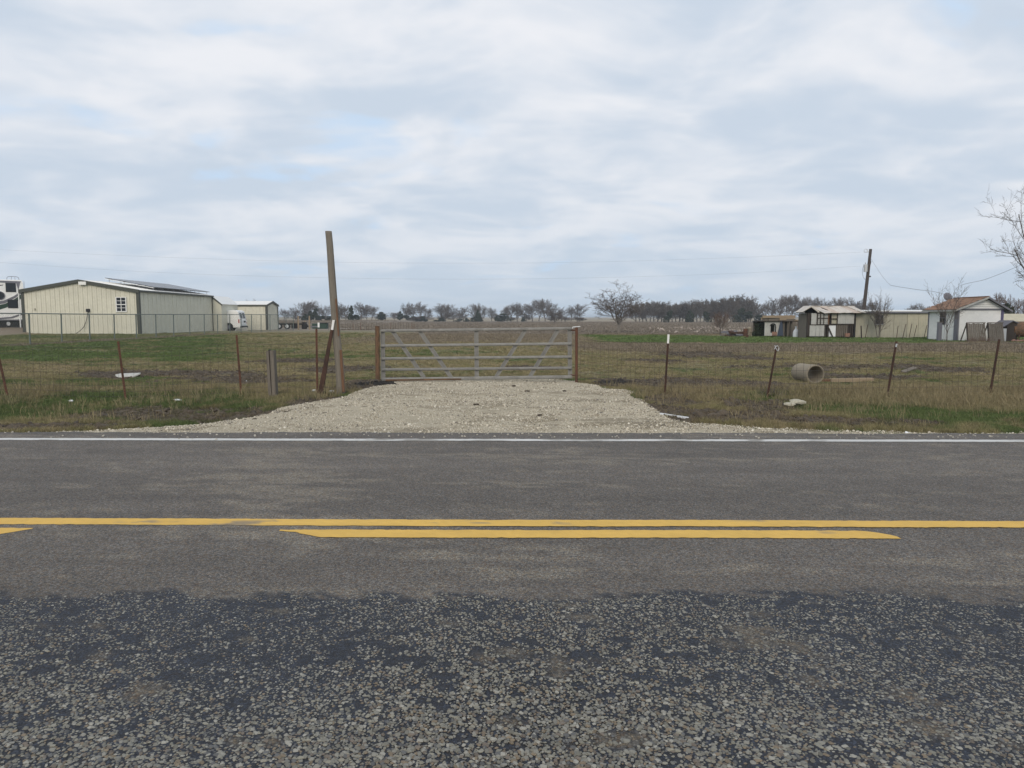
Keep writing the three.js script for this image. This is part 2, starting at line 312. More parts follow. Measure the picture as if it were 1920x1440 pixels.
// ------------------------------------------------------------------ ground: one sheet out to the horizon
{
  const rows = [-900, -200, -60, -20, -5, 2, 6, 8.6]; for (let D = 9.2; D < 4200; D *= 1 + 0.0075 + 0.00001 * D) rows.push(D); rows.push(4600);
  const C = 580, pos = [], col = [], uv = [], idx = [];
  for (const D of rows) {
    const R = 1.02 * Math.max(D, 10);
    for (let i = 0; i <= C; i++) {
      const t = i / C * 2 - 1, a = Math.abs(t), x = Math.sign(t) * (a < 0.88 ? a / 0.88 * R : mix(R, R * 1.5 + 900, ((a - 0.88) / 0.12) ** 2));
      let y = D < 9.6 ? -0.06 : hgt(x, -D); if (D < 9.6) y -= 0.05;
      const q = info(x, Math.max(D, 10)), m = mudAt(x, D);
      if (m > 0) y += m * (0.035 * vn(x * 5.3, D * 5.3) + 0.03 * vn(x * 11, D * 11));
      pos.push(x, y, -D); col.push(...q.c); uv.push(x / 2, D / 2);
    }
  }
  for (let j = 0; j < rows.length - 1; j++) for (let i = 0; i < C; i++) { const a = j * (C + 1) + i, b = a + 1, c = a + C + 1, d = c + 1; idx.push(a, b, c, b, d, c); }
  const g = new THREE.BufferGeometry(); g.setAttribute('position', new THREE.Float32BufferAttribute(pos, 3)); g.setAttribute('color', new THREE.Float32BufferAttribute(col, 3)); g.setAttribute('uv', new THREE.Float32BufferAttribute(uv, 2)); g.setIndex(idx); g.computeVertexNormals();
  const m = new THREE.Mesh(g, M.ground); m.name = 'ground'; scene.add(m); tag(m, 'rough pasture of mixed green and dead grass with muddy patches', 'ground', null, 'structure');
}

// ------------------------------------------------------------------ road: worn chip seal with a fresh coarse band in front
const ROAD_TURN = -0.010;
const toRoad = (x, D) => [x * Math.cos(ROAD_TURN) + D * Math.sin(ROAD_TURN), D * Math.cos(ROAD_TURN) - x * Math.sin(ROAD_TURN)];
const coarse = (x, D) => 3.97 + 0.07 * fbm(x * 1.1, 4, 3) + 0.06 * vn(x * 5 + 3, D * 5) + 0.07 * vn(x * 17, D * 17) + 0.04 * vn(x * 40, D * 40) - D;     // >0 in the coarse band
const bleed = (x, D) => 0.22 * fbm(x * 0.9 + 60, D * 1.6, 3) + 0.30 * vn(x * 5.7 + 4, D * 8.2) + 0.55 * vn(x * 15, D * 19);
const smear = (x, D) => sm(0.55, 0.78, vn(x * 3.1 + 80, D * 5.9 + 5) * 0.75 + 0.4 * vn(x * 11, D * 13)) ;
let road;
{
  const xs = []; for (let x = -8.5; x <= 8.5; x += 0.07) xs.push(x); for (let x = 8.8, s = 0.3; x < 260; x += s, s *= 1.12) { xs.push(x); xs.unshift(-x); }
  const ds = []; for (let D = 0.9; D < 9.80; D += D < 4.3 ? 0.05 : 0.07) ds.push(D); ds.push(9.82, 9.84);
  const pos = [], col = [], uv = [], idx = [], n = xs.length;
  ds.forEach((D0, j) => xs.forEach((x) => {
    let D = D0, y = 0.0025 * vn(x * 0.8, D0 * 1.1);
    if (j >= ds.length - 2) D = 9.86 + 0.07 * fbm(x * 1.7, 9, 3) + 0.03 * vn(x * 11, 2); if (j === ds.length - 1) { D += 0.05; y = -0.12; }
    if (j === 0) y = -0.12;
    const streak = fbm(x * 0.35 + 12, D * 4.2, 3), blot = fbm(x * 1.2, D * 2.4 + 33, 4), spk = vn(x * 9 + 1, D * 13);
    let c = [0.214, 0.204, 0.197], l = 1 + 0.17 * streak + 0.16 * blot + 0.10 * spk + 0.05 * vn(x * 26, D * 31);
    l *= 1 + 0.10 * Math.exp(-(((D - 7.6) / 0.5) ** 2)) - 0.06 * Math.exp(-(((D - 6.3) / 0.4) ** 2));
    const trk = x + 2.4 + 0.35 * (D - 7), dust = sm(0.14, 0.62, 0.7 * fbm(x * 0.7 + 20, D * 4.5, 4) + 0.4 * vn(x * 6, D * 15) + 0.42 * Math.exp(-((trk / 0.75) ** 2)) * sm(4.3, 5, D) * sm(9.3, 8.2, D) + 0.28 * Math.exp(-(((x - 0.5) / 1.2) ** 2) - ((D - 8.2) / 0.8) ** 2) + 0.22 * Math.exp(-(((x + 0.2) / 0.7) ** 2)) * sm(6, 4.6, D) + 0.12 * Math.exp(-((x / 3.5) ** 2)) * sm(8.4, 9.2, D));
    c = mix3(c.map(k => k * l), [0.42, 0.395, 0.345], dust * 0.62);
    const e = coarse(x, D); if (e > -0.03) { const t = sm(-0.02, 0.02, e), tar = [0.044, 0.056, 0.086].map(k => k * (1 + 0.15 * blot)); c = mix3(c, mix3(tar, [0.25, 0.23, 0.195], smear(x, D) * 0.85), t); }
    pos.push(x, y, -D); col.push(...c); uv.push(x / 2.4, D / 2.4);
  }));
  for (let j = 0; j < ds.length - 1; j++) for (let i = 0; i < n - 1; i++) { const a = j * n + i, b = a + 1, c = a + n, d = c + 1; idx.push(a, b, c, b, d, c); }
  const g = new THREE.BufferGeometry(); g.setAttribute('position', new THREE.Float32BufferAttribute(pos, 3)); g.setAttribute('color', new THREE.Float32BufferAttribute(col, 3)); g.setAttribute('uv', new THREE.Float32BufferAttribute(uv, 2)); g.setIndex(idx); g.computeVertexNormals();
  road = new THREE.Mesh(g, M.road); road.name = 'road'; road.rotation.y = ROAD_TURN; scene.add(road); tag(road, 'two lane grey chip seal road crossing the whole foreground', 'road', null, 'structure');

  // painted lines: strips with frayed edges, worn through in spots
  const stripe = (name, d0, d1, x0, x1, paint, wear, endA, endB, label) => {
    const pos = [], col = [], uv = [], idx = [], K = 7; let rowsN = 0;
    for (let x = x0; x <= x1 + 1e-6;) {
      const fa = 0.007 * vn(x * 16, d0 * 9) + 0.005 * vn(x * 45, 3 + d0) + 0.012 * vn(x * 0.7, d0), fb = 0.007 * vn(x * 17 + 40, d1 * 9) + 0.005 * vn(x * 41, 8 + d1) + 0.012 * vn(x * 0.7, d0);
      let a = d0 + fa, b = d1 + fb; if (endA) [a, b] = endA(x, a, b); if (endB) [a, b] = endB(x, a, b);
      for (let k = 0; k < K; k++) { const D = mix(a, b, k / (K - 1)), w = sm(0.35, 0.75, fbm(x * 2.6 + 5, D * 7, 4, 0.6) * 1.25 + wear(x)), sp = 1 + 0.07 * vn(x * 30, D * 60) + 0.06 * vn(x * 4, D * 9); pos.push(x, 0.0045, -D); col.push(...mix3(paint.map(q => q * sp), [0.17, 0.155, 0.13], w * 0.8)); uv.push(x / 2.4, D / 2.4); }
      rowsN++; x += Math.abs(x) < 8.5 ? 0.03 : 0.4;
    }
    for (let j = 0; j < rowsN - 1; j++) for (let k = 0; k < K - 1; k++) { const a = j * K + k; idx.push(a, a + K, a + 1, a + 1, a + K, a + K + 1); }
    const g = new THREE.BufferGeometry(); g.setAttribute('position', new THREE.Float32BufferAttribute(pos, 3)); g.setAttribute('color', new THREE.Float32BufferAttribute(col, 3)); g.setAttribute('uv', new THREE.Float32BufferAttribute(uv, 2)); g.setIndex(idx); g.computeVertexNormals();
    const m = new THREE.Mesh(g, M.yellow); m.name = name; if (label) m.userData.label = label; road.add(m);
  };
  const Y = [0.64, 0.40, 0.082], Wt = [0.56, 0.56, 0.54];
  stripe('yellow_line', 5.356, 5.528, -120, 120, Y, (x) => -0.18 + 0.40 * Math.exp(-(((x + 2.2) / 0.5) ** 2)) + 0.22 * Math.exp(-(((x + 0.2) / 0.35) ** 2)), null, null, 'solid yellow centre line');
  stripe('edge_line', 9.175, 9.330, -120, 120, Wt, (x) => 0.12 + 0.5 * Math.exp(-(((x + 0.6) / 0.5) ** 2)) + 0.3 * Math.exp(-(((x - 2.5) / 0.6) ** 2)), null, null, 'solid white edge line');
  const dash = (x0, x1, label, cut) => stripe('yellow_dash', 5.068, 5.256, x0, x1, Y, () => -0.22, (x, a, b) => { const t = clamp((x - x0) / 0.34); return t >= 1 ? [a, b] : [mix(b - 0.055 + 0.02 * vn(x * 30, 1), a, t * t), b - 0.012 * (1 - t)]; }, (x, a, b) => { const t = clamp((x1 - x) / 0.20); return t >= 1 ? [a, b] : cut ? [mix(b - 0.012, a, t), b] : [a, mix(a + 0.012, b, Math.sqrt(t))]; }, label);
  for (const k of [-4, -3, -2, -1, 0, 1, 2, 3]) dash(-1.81 + 6.46 * k, 2.79 + 6.46 * k - (k === -1 ? 0.03 : 0), 'yellow dash of the passing line', k === -1);
}
function scatter(name, parent, geo, mat, list, label, category) {     // list of {x,y,z,s:[],r:[],c:[]}
  const m = new THREE.InstancedMesh(geo, mat, list.length), o = new THREE.Object3D(), c = new THREE.Color(); m.name = parent === scene ? numbered(name) : name;
  list.forEach((q, i) => { o.position.set(q.x, q.y, q.z); o.rotation.set(...q.r); o.scale.set(...q.s); o.updateMatrix(); m.setMatrixAt(i, o.matrix); m.setColorAt(i, c.setRGB(...q.c)); });
  parent.add(m); if (category) tag(m, label, category, null, 'stuff'); else m.userData = { kind: 'stuff', ...(label ? { label } : {}) }; return m;
}
{
  const r = rng(21), lists = [[], [], []], tones = [[0.235, 0.228, 0.19], [0.20, 0.20, 0.182], [0.25, 0.238, 0.19], [0.20, 0.160, 0.11], [0.155, 0.13, 0.105], [0.11, 0.112, 0.112], [0.30, 0.292, 0.255], [0.17, 0.165, 0.138], [0.22, 0.215, 0.185]];
  const step = 0.0128;
  for (let D = 1.3; D < 4.2; D += step) for (let X = -5.4; X < 5.4; X += step) {
    const x = X + (r() - 0.5) * step * 0.95, d = D + (r() - 0.5) * step * 0.95, e = coarse(x, d); const k = r(), t = r(), z1 = r(), z2 = r(), z3 = r();
    if (e < 0) continue;
    const b = bleed(x, d), keep = clamp(mix(0.86, 0.62, sm(2.5, 3.4, d)) - 0.75 * sm(0.12, 0.5, b) * mix(0.8, 1, sm(2.6, 3.4, d))) * sm(-0.01, 0.06, e) * (1 - 0.8 * smear(x, d));
    if (k > keep) continue;
    const s = (0.0034 + 0.0047 * t * t) * (1 + 0.25 * sm(3.1, 2.4, d) - 0.1 * sm(3, 4, d)), c = tones[Math.floor(z1 * tones.length)], l = 0.60 + 0.40 * z2;
    lists[Math.floor(z3 * 3)].push({ x, y: 0.0005, z: -d, s: [s * (1 + z2 * 0.5), s * (0.45 + z3 * 0.25), s * (0.8 + z1 * 0.45)], r: [(z1 - 0.5) * 0.5, t * 6.28, (z2 - 0.5) * 0.5], c: c.map(q => q * l) });
  }
  lists.forEach((l, i) => { const g = lump(1, 40 + i, 1, 1, 1, 0.3, 1); scatter('stone_chips', road, g, M.chip, l, 'loose looking coarse chips bedded in dark tar'); });
}

// ------------------------------------------------------------------ gravel apron in front of the gate
let apron;
{
  const step = 0.07, x0 = -9.5, x1 = 10.5, nx = Math.round((x1 - x0) / step), d0 = 9.75, nd = Math.round((20.5 - d0) / step);
  const val = [], pos = [], col = [], uv = [], idx = [], id = new Map();
  const vert = (i, j) => { const k = j * (nx + 1) + i; if (!id.has(k)) { let x = x0 + i * step, D = d0 + j * step; const e = inApron(x, D); const back = sm(18.1, 19.6, D); const y = hgt(x, -D) + mix(-0.03, 0.03, sm(-0.05, 0.35, e)) - back * 0.06 + 0.008 * vn(x * 3, D * 3); const l = 1 + 0.07 * fbm(x * 0.8, D * 1.2, 3) + 0.06 * vn(x * 5, D * 5), dk = 0.38 * sm(0.12, 0.6, fbm(x * 0.8 + 8, D * 1.8, 3) + 0.4 * vn(x * 6, D * 8) + 0.45 * Math.exp(-(((x - 1.75) / 0.8) ** 2) - ((D - 11.1) / 0.35) ** 2)); id.set(k, pos.length / 3); pos.push(x, y, -D); col.push(l * (1 - dk), l * (1 - dk * 1.05), l * (1 - dk * 1.15)); uv.push(x / 1.6, D / 1.6); } return id.get(k); };
  for (let j = 0; j < nd; j++) for (let i = 0; i < nx; i++) { const x = x0 + (i + 0.5) * step, D = d0 + (j + 0.5) * step; if (inApron(x, D) < -0.08 || D > 19.8) continue; const a = vert(i, j), b = vert(i + 1, j), c = vert(i, j + 1), d = vert(i + 1, j + 1); idx.push(a, b, c, b, d, c); }
  const g = new THREE.BufferGeometry(); g.setAttribute('position', new THREE.Float32BufferAttribute(pos, 3)); g.setAttribute('color', new THREE.Float32BufferAttribute(col, 3)); g.setAttribute('uv', new THREE.Float32BufferAttribute(uv, 2)); g.setIndex(idx); g.computeVertexNormals();
  apron = new THREE.Mesh(g, M.gravelBed); apron.name = 'gravel_driveway'; scene.add(apron); tag(apron, 'pale limestone gravel driveway between the road and the gate', 'driveway', null, 'structure');
  const r = rng(5), lists = [[], [], []];
  for (let n = 0; n < 270000; n++) {
    const x = -9.5 + r() * 20, D = 9.80 + r() * 9.9, e = inApron(x, D), a = r(), b = r(), c = r(), k = r();
    const p = e > 0 ? 0.55 : Math.exp(e * 5.5) * 0.35; if (k > p * (1 - 0.7 * sm(17.8, 19.6, D)) * (0.65 + 0.5 * sm(-0.3, 0.3, vn(x * 1.1, D * 2)))) continue;
    const s = 0.0042 + 0.006 * a * a + (c > 0.99 ? 0.009 : 0), tone = b < 0.55 ? [0.53, 0.485, 0.395] : b < 0.70 ? [0.61, 0.575, 0.49] : b < 0.88 ? [0.33, 0.29, 0.22] : [0.16, 0.145, 0.125], l = 0.82 + 0.3 * c;
    const q = x - 0, y = hgt(x, -D) + (e > 0 ? 0.03 * sm(-0.05, 0.35, e) : 0.004);
    lists[n % 3].push({ x, y: y + s * 0.25, z: -D, s: [s * (1 + b * 0.5), s * (0.6 + c * 0.3), s], r: [a * 6, b * 6, c * 6], c: tone.map(t => t * l) });
  }
  for (let n = 0; n < 260; n++) {                       // strays thrown onto the tarmac edge
    const x = -9 + r() * 18, D = 9.86 - r() * r() * 0.75, s = 0.006 + 0.008 * r(), l = 0.8 + 0.3 * r(); lists[n % 3].push({ x, y: s * 0.4, z: -(D - 0.01 * x), s: [s * 1.3, s * 0.8, s], r: [r() * 6, r() * 6, r() * 6], c: [0.40 * l, 0.375 * l, 0.32 * l] });
  }
  lists.forEach((l, i) => scatter('gravel_stones', apron, lump(1, 70 + i, 1, 1, 1, 0.35, 1), M.stone, l));
}

// ------------------------------------------------------------------ grass, weeds, clods
function tuftGeo(seed, n, spread, width, lean, seg = 2) {
  const r = rng(seed), pos = [];
  for (let k = 0; k < n; k++) {
    const a = r() * 6.283, d = Math.sqrt(r()) * spread, x = Math.cos(a) * d, z = Math.sin(a) * d, h = 0.55 + 0.45 * r(), b = r() * 6.283, w = width * (0.6 + 0.6 * r()), l = lean * (0.3 + r()), f = r() * 6.283;
    const px = Math.cos(f) * w, pz = Math.sin(f) * w, q = (t) => [x + Math.cos(b) * l * t * t, h * t - 0.15 * l * t * t, z + Math.sin(b) * l * t * t];
    for (let i = 0; i < seg; i++) {
      const t0 = i / seg, t1 = (i + 1) / seg, A = q(t0), B = q(t1), w0 = 1 - t0 * 0.85, w1 = i === seg - 1 ? 0 : 1 - t1 * 0.85;
      pos.push(A[0] - px * w0, A[1], A[2] - pz * w0, A[0] + px * w0, A[1], A[2] + pz * w0, B[0] + px * w1, B[1], B[2] + pz * w1);
      if (w1) pos.push(A[0] - px * w0, A[1], A[2] - pz * w0, B[0] + px * w1, B[1], B[2] + pz * w1, B[0] - px * w1, B[1], B[2] - pz * w1);
    }
  }
  const g = new THREE.BufferGeometry(); g.setAttribute('position', new THREE.Float32BufferAttribute(pos, 3)); g.computeVertexNormals(); return g;
}
{
  const r = rng(99), turf = [[], [], []], dry = [[], []], stems = [], weeds = [[], []], clods = [[], []];
  const put = (list, x, D, hh, ww, c, l) => { list.push({ x, y: hgt(x, -D) - 0.01, z: -D, s: [ww, hh, ww], r: [0, r() * 6.28, 0], c: c.map(q => Math.max(0.004, q * l)) }); };
  const zones = [[9.95, 14, 95000, 1], [14, 20, 85000, 1.15], [20, 32, 70000, 1.7], [32, 50, 52000, 2.6], [50, 76, 42000, 3.8]];
  for (const [a, b, n, k] of zones) for (let i = 0; i < n; i++) {
    const D = Math.sqrt(a * a + r() * (b * b - a * a)), x = (r() * 2 - 1) * (D * 0.78 + 1.6); if (inApron(x, D) > -0.12 * r() && D < 20) continue;
    const q = info(x, D); if (q.pad > 0.4) continue; const m = r(); if (m < q.mud * (D < 14.5 ? 0.88 : 0.8)) continue;
    const l = 0.58 + 0.9 * r(), isDry = r();
    const tall = 1 + 0.55 * vn(x * 0.9, D * 0.9) + (D < 16 ? 0.7 : 0.15);
    if (q.g > 0.5 || isDry > 0.42) put(turf[i % 3], x, D, (0.030 + 0.035 * r()) * tall * (0.65 + 0.35 * k), 0.05 * k * (0.8 + 0.5 * r()), mix3(q.c, GREEN, q.g > 0.5 ? 0.2 : 0.0), l * 1.12);
    else put(dry[i % 2], x, D, (0.035 + 0.05 * r() * r()) * tall * (0.65 + 0.35 * k), 0.06 * k * (0.7 + 0.6 * r()), mix3(q.c, DRY, 0.45 * (1 - q.w)), l * 1.12);
  }
  // longer dead stems: along the fence, in the verge at right, and the weedy bands
  for (let i = 0; i < 8500; i++) { const x = (r() * 2 - 1) * 13.5, D = 15 + (r() - 0.5) * (1.6 + r() * 2), q = info(x, D); if (inApron(x, D) > -0.3 || r() < q.mud * 0.7 || r() > 0.25 + 0.9 * sm(4, 9, x) + 0.3 * sm(-8, -11, x) + 0.5 * vn(x * 0.8, 3)) continue; put(dry[i % 2], x, D, 0.12 + 0.30 * r() * r(), 0.09 + 0.05 * r(), mix3(DRY, q.c, 0.3), 0.8 + 0.5 * r()); }
  for (let i = 0; i < 5200; i++) { const x = (r() * 2 - 1) * 13.5, D = 10.3 + r() * 7; if (inApron(x, D) > -0.35 || r() < mudAt(x, D) * 0.5 || vn(x * 1.3 + 40, D * 1.5) < 0.05) continue; put(stems, x, D, 0.16 + 0.30 * r() * r(), 0.10 + 0.06 * r(), mix3(DRY, OLIVE, r() * 0.6), 0.75 + 0.6 * r()); }
  for (let i = 0; i < 5200; i++) { const x = 6.5 + r() * 8, D = 11 + r() * 3.4; const nz = vn(x * 0.7 + 2, D * 0.9); if (inApron(x, D) > -0.4 || nz < -0.05) continue; const gr = nz > 0.25; put(gr ? turf[i % 3] : dry[i % 2], x, D, 0.08 + 0.12 * r(), 0.08, gr ? [0.062, 0.105, 0.026] : mix3(DRY, OLIVE, 0.4), 0.75 + 0.5 * r()); }
  for (let i = 0; i < 26000; i++) { const D = 34 + r() * 42, x = (r() * 2 - 1) * (D * 0.78); const q = info(x, D); if (r() > q.w * 1.1 || q.pad > 0.2 || (x < -30.5 && D > 40) || q.strip > 0.1) continue; put(weeds[i % 2], x, D, 0.08 + 0.14 * r(), 0.32 + 0.2 * r(), mix3(WEED, DRY, r() * 0.4), 0.75 + 0.5 * r()); }
  for (let i = 0; i < 42000; i++) { const D = 72 + (r() ** 1.6) * 240, x = (r() * 2 - 1) * (D * 0.78); const q = info(x, D); if (q.w < 0.5 || q.pad > 0.2 || (x < -24 && D < 125)) continue; put(weeds[i % 2], x, D, (0.16 + 0.26 * r()) * (0.45 + 0.55 * sm(75, 140, D)), 0.9 + 0.9 * r(), mix3(FARM, WEED, r()), 0.8 + 0.45 * r()); }
  for (let i = 0; i < 80000; i++) {                      // broken earth in the mud patches
    const p = mudPatches[Math.floor(r() * mudPatches.length)], x = p.x + (r() * 2 - 1) * p.rx * 1.3, D = p.D + (r() * 2 - 1) * p.rd * 1.4; if (D < 10 || inApron(x, D) > -0.05) continue; const m = mudAt(x, D); if (r() > m) continue;
    const s = 0.008 + 0.03 * r() ** 3 + (r() > 0.985 ? 0.012 + 0.028 * r() : 0), l = 0.65 + 0.8 * r(); clods[i % 2].push({ x, y: hgt(x, -D) + s * 0.2, z: -D, s: [s * 1.5, s * 0.7, s * 1.2], r: [r() * 0.8, r() * 6, r() * 0.8], c: [0.062 * l, 0.047 * l, 0.031 * l] });
  }
  turf.forEach((l, i) => scatter('grass', scene, tuftGeo(5 + i, 12, 0.9, 0.085, 0.7), M.blade, l, ['short green and olive grass spread over the whole pasture', 'mixed short grass tufts growing among the olive turf', 'fine grass blades filling in the pasture turf'][i], 'grass'));
  dry.forEach((l, i) => scatter('dry_grass', scene, tuftGeo(15 + i, 11, 0.85, 0.06, 0.85), M.blade, l, ['straw coloured dead grass along the fence line and verge', 'pale dead grass stems mixed through the pasture'][i], 'grass'));
  scatter('weed_stems', scene, tuftGeo(35, 5, 0.8, 0.035, 0.6, 3), M.blade, stems, 'single dead weed stems standing above the verge grass', 'weeds');
  weeds.forEach((l, i) => scatter('dead_weeds', scene, tuftGeo(25 + i, 16, 0.8, 0.05, 0.35), M.blade, l, ['brown dead weeds covering the field beyond the pasture', 'brown dry weed stalks in bands across the field'][i], 'weeds'));
  clods.forEach((l, i) => scatter('soil_clods', scene, lump(1, 88 + i, 1, 1, 1, 0.4, 1), M.stone, l, ['dark broken soil clods in the muddy patches', 'crumbled brown earth lying in the muddy ruts'][i], 'soil'));
}

// ------------------------------------------------------------------ the gate and the fence by the road
const tilt = (p, q) => q.clone().sub(p).normalize();
{
  const D = 17.75, px = 1 / F;
  const L = (u, v) => at(u, v, D);
  const pos = L(714, 716); pos.y = hgt(pos.x, -D);
  const t = thing('farm_gate', 'grey galvanized tube farm gate with five rails across the gravel driveway', 'gate', pos);
  const ends = [[714, 620.2, 1072, 615.9], [714, 648.2, 1072, 644.2], [715, 672.3, 1072, 668.8], [715.5, 692.9, 1072, 689.6], [716, 711.2, 1072.5, 706.4]];
  ends.forEach(([u0, v0, u1, v1], i) => {
    const a = L(u0, v0), b = L(u1, v1), d = b.clone().sub(a);
    const g = new RoundedBoxGeometry(d.length(), i === 4 ? 0.082 : 0.068, 0.045, 2, 0.02); const uv = g.attributes.uv, pp = g.attributes.position; for (let k = 0; k < pp.count; k++) uv.setXY(k, pp.getX(k) * 0.9, pp.getY(k) * 0.9 + i * 0.37);
    g.rotateZ(Math.atan2(d.y, d.x)); g.translate((a.x + b.x) / 2, (a.y + b.y) / 2, -D + 0.03);
    const r = part(t, 'rail', g, M.galv, i === 4 ? 'bottom rail with rust along its left half' : undefined);
    if (i === 4) { const c = a.clone().lerp(b, 0.02), e = a.clone().lerp(b, 0.42); const q = new RoundedBoxGeometry(e.clone().sub(c).length(), 0.05, 0.05, 1, 0.012); q.rotateZ(Math.atan2(d.y, d.x)); q.translate((c.x + e.x) / 2, (c.y + e.y) / 2 - 0.018, -D + 0.03); part(r, 'rust_crust', metreUV(q), M.rustTan); }
  });
  const chan = (u0, v0, u1, v1, w, name) => {            // a rolled channel: web and two flanges
    const a = L(u0, v0), b = L(u1, v1), d = tilt(a, b), s = V(-d.y, d.x, 0); a.z = b.z = -D - 0.018;
    const o = (k) => [a.clone().addScaledVector(s, k), b.clone().addScaledVector(s, k)];
    const [c, e] = o(w / 2), [f, h] = o(-w / 2); c.z = e.z = f.z = h.z = -D - 0.004;
    part(t, name, [beam(a, b, w, 0.006), beam(c, e, 0.02, 0.03), beam(f, h, 0.02, 0.03)], M.galv);
  };
  for (const [u, dv] of [[717.5, 0], [893, -2.2], [1068, -4.3]]) chan(u, 618 + dv, u + 1, 712 + dv, 0.085, 'upright');
  for (const [u0, u1] of [[736, 795], [787, 846]]) chan(u0, 621, u1, 708, 0.075, 'brace');
  for (const [u0, u1] of [[985, 930], [1046, 993]]) chan(u0, 619, u1, 707, 0.075, 'brace');
  for (const [u, v] of [[1072, 619], [1072, 703]]) part(t, 'hinge', tube(L(u - 2, v), L(u + 7, v + 0.4), 0.018, 0.018, 8), M.rust);
}
function pipePost(name, label, u, vTop, vBase, du, r, mat, D, extra) {
  const b = at(u, vBase, D); b.y = hgt(b.x, -D) - 0.15; const a = at(u + du, vTop, D), base = b.clone(); base.y += 0.15;
  const t = thing(name, label, 'post', base); part(t, 'pipe', tube(b, a, r, r, 14), mat); if (extra) extra(t, a, b); return t;
}
pipePost('gate_post', 'thick rusty tan pipe post holding the left end of the gate', 708, 612, 717, -0.5, 0.056, M.rustTan, 17.72, (t, a) => part(t, 'cap', tube(a.clone().add(V(0, -0.004, 0)), a.clone().add(V(0, 0.008, 0)), 0.06, 0.052, 14), M.rust));
pipePost('gate_post', 'thin dark rusty pipe post at the hinge end of the gate', 1081, 613, 720, 0, 0.035, M.rust, 17.6, (t, a) => { part(t, 'wire_tie', [tube(a.clone().add(V(-0.10, -0.005, 0.03)), a.clone().add(V(0.09, 0.012, 0.03)), 0.012, 0.012, 6), tube(a.clone().add(V(-0.10, -0.04, 0.03)), a.clone().add(V(-0.10, -0.005, 0.03)), 0.01, 0.01, 6)], M.plastic, 'white wire wrapped round the top'); });

function tPost(label, uTop, vTop, uBase, vBase, D, mat, whiteTip = 0, extra) {
  const b = at(uBase, vBase, D); b.y = hgt(b.x, -D); const a = at(uTop, vTop, D), low = b.clone().addScaledVector(tilt(b, a), -0.2);
  const t = thing('fence_post', label, 'post', b.clone(), 'steel stakes of the roadside fence'), d = tilt(b, a), cut = a.clone().addScaledVector(d, -whiteTip);
  const section = (p, q) => { const c = V(0, 0, -0.022); return [beam(p, q, 0.042, 0.008), beam(p.clone().add(c), q.clone().add(c), 0.008, 0.036)]; };
  part(t, 'shaft', section(low, cut), mat);
  const studs = []; const L = a.distanceTo(b); for (let s = 0.12; s < L - whiteTip - 0.02; s += 0.055) { const p = b.clone().addScaledVector(d, s).add(V(0, 0, 0.006)); studs.push(beam(p, p.clone().addScaledVector(d, 0.018), 0.02, 0.01)); }
  part(t, 'studs', studs, mat).userData.kind = 'stuff';
  if (whiteTip) part(t, 'painted_tip', section(cut, a), M.white, 'white painted tip');
  if (extra) extra(t, a, b, d); return t;
}
const FD = 15.0;
tPost('rusty leaning stake cut off by the left edge of the picture', -6, 655, 14, 741, 15.0, M.rust);
tPost('rusty leaning stake in front of the white board in the mud', 221.5, 640, 236, 751, 14.6, M.rust);
tPost('rusty stake leaning left, between the white van and the mud', 443.5, 628, 452.5, 738, FD, M.rust);
tPost('straight thin rusty stake just left of the leaning steel props', 593.3, 616, 595, 737, FD, M.rust);
tPost('dark stake with a white painted tip, right of the gate', 1253.5, 627, 1246.5, 736, FD, M.rustDark, 0.19);
tPost('dark stake leaning right, left of the concrete pipe, brush at its foot', 1456, 650, 1438.5, 743, 14.7, M.rustDark, 0, (t, a) => part(t, 'wire_knot', [curve([a.clone().add(V(-0.05, -0.05, 0.02)), a.clone().add(V(0.0, 0.02, 0.02)), a.clone().add(V(0.05, -0.02, 0.0)), a.clone().add(V(0.02, -0.09, 0.02)), a.clone().add(V(-0.04, 0.03, 0))], 0.008, 16, 4)], M.alu));
tPost('dark rusty stake leaning right in front of the beige wall', 1681, 640, 1664, 737, FD, M.rustDark, 0, (t, a, b, d) => part(t, 'clip', beam(a.clone().addScaledVector(d, -0.12).add(V(0.0, 0, 0.02)), a.clone().addScaledVector(d, -0.05).add(V(0, 0, 0.02)), 0.03, 0.012), M.alu));
tPost('dark rusty stake leaning right below the plank panels at far right', 1874, 636, 1857, 733, 15.4, M.rustDark);

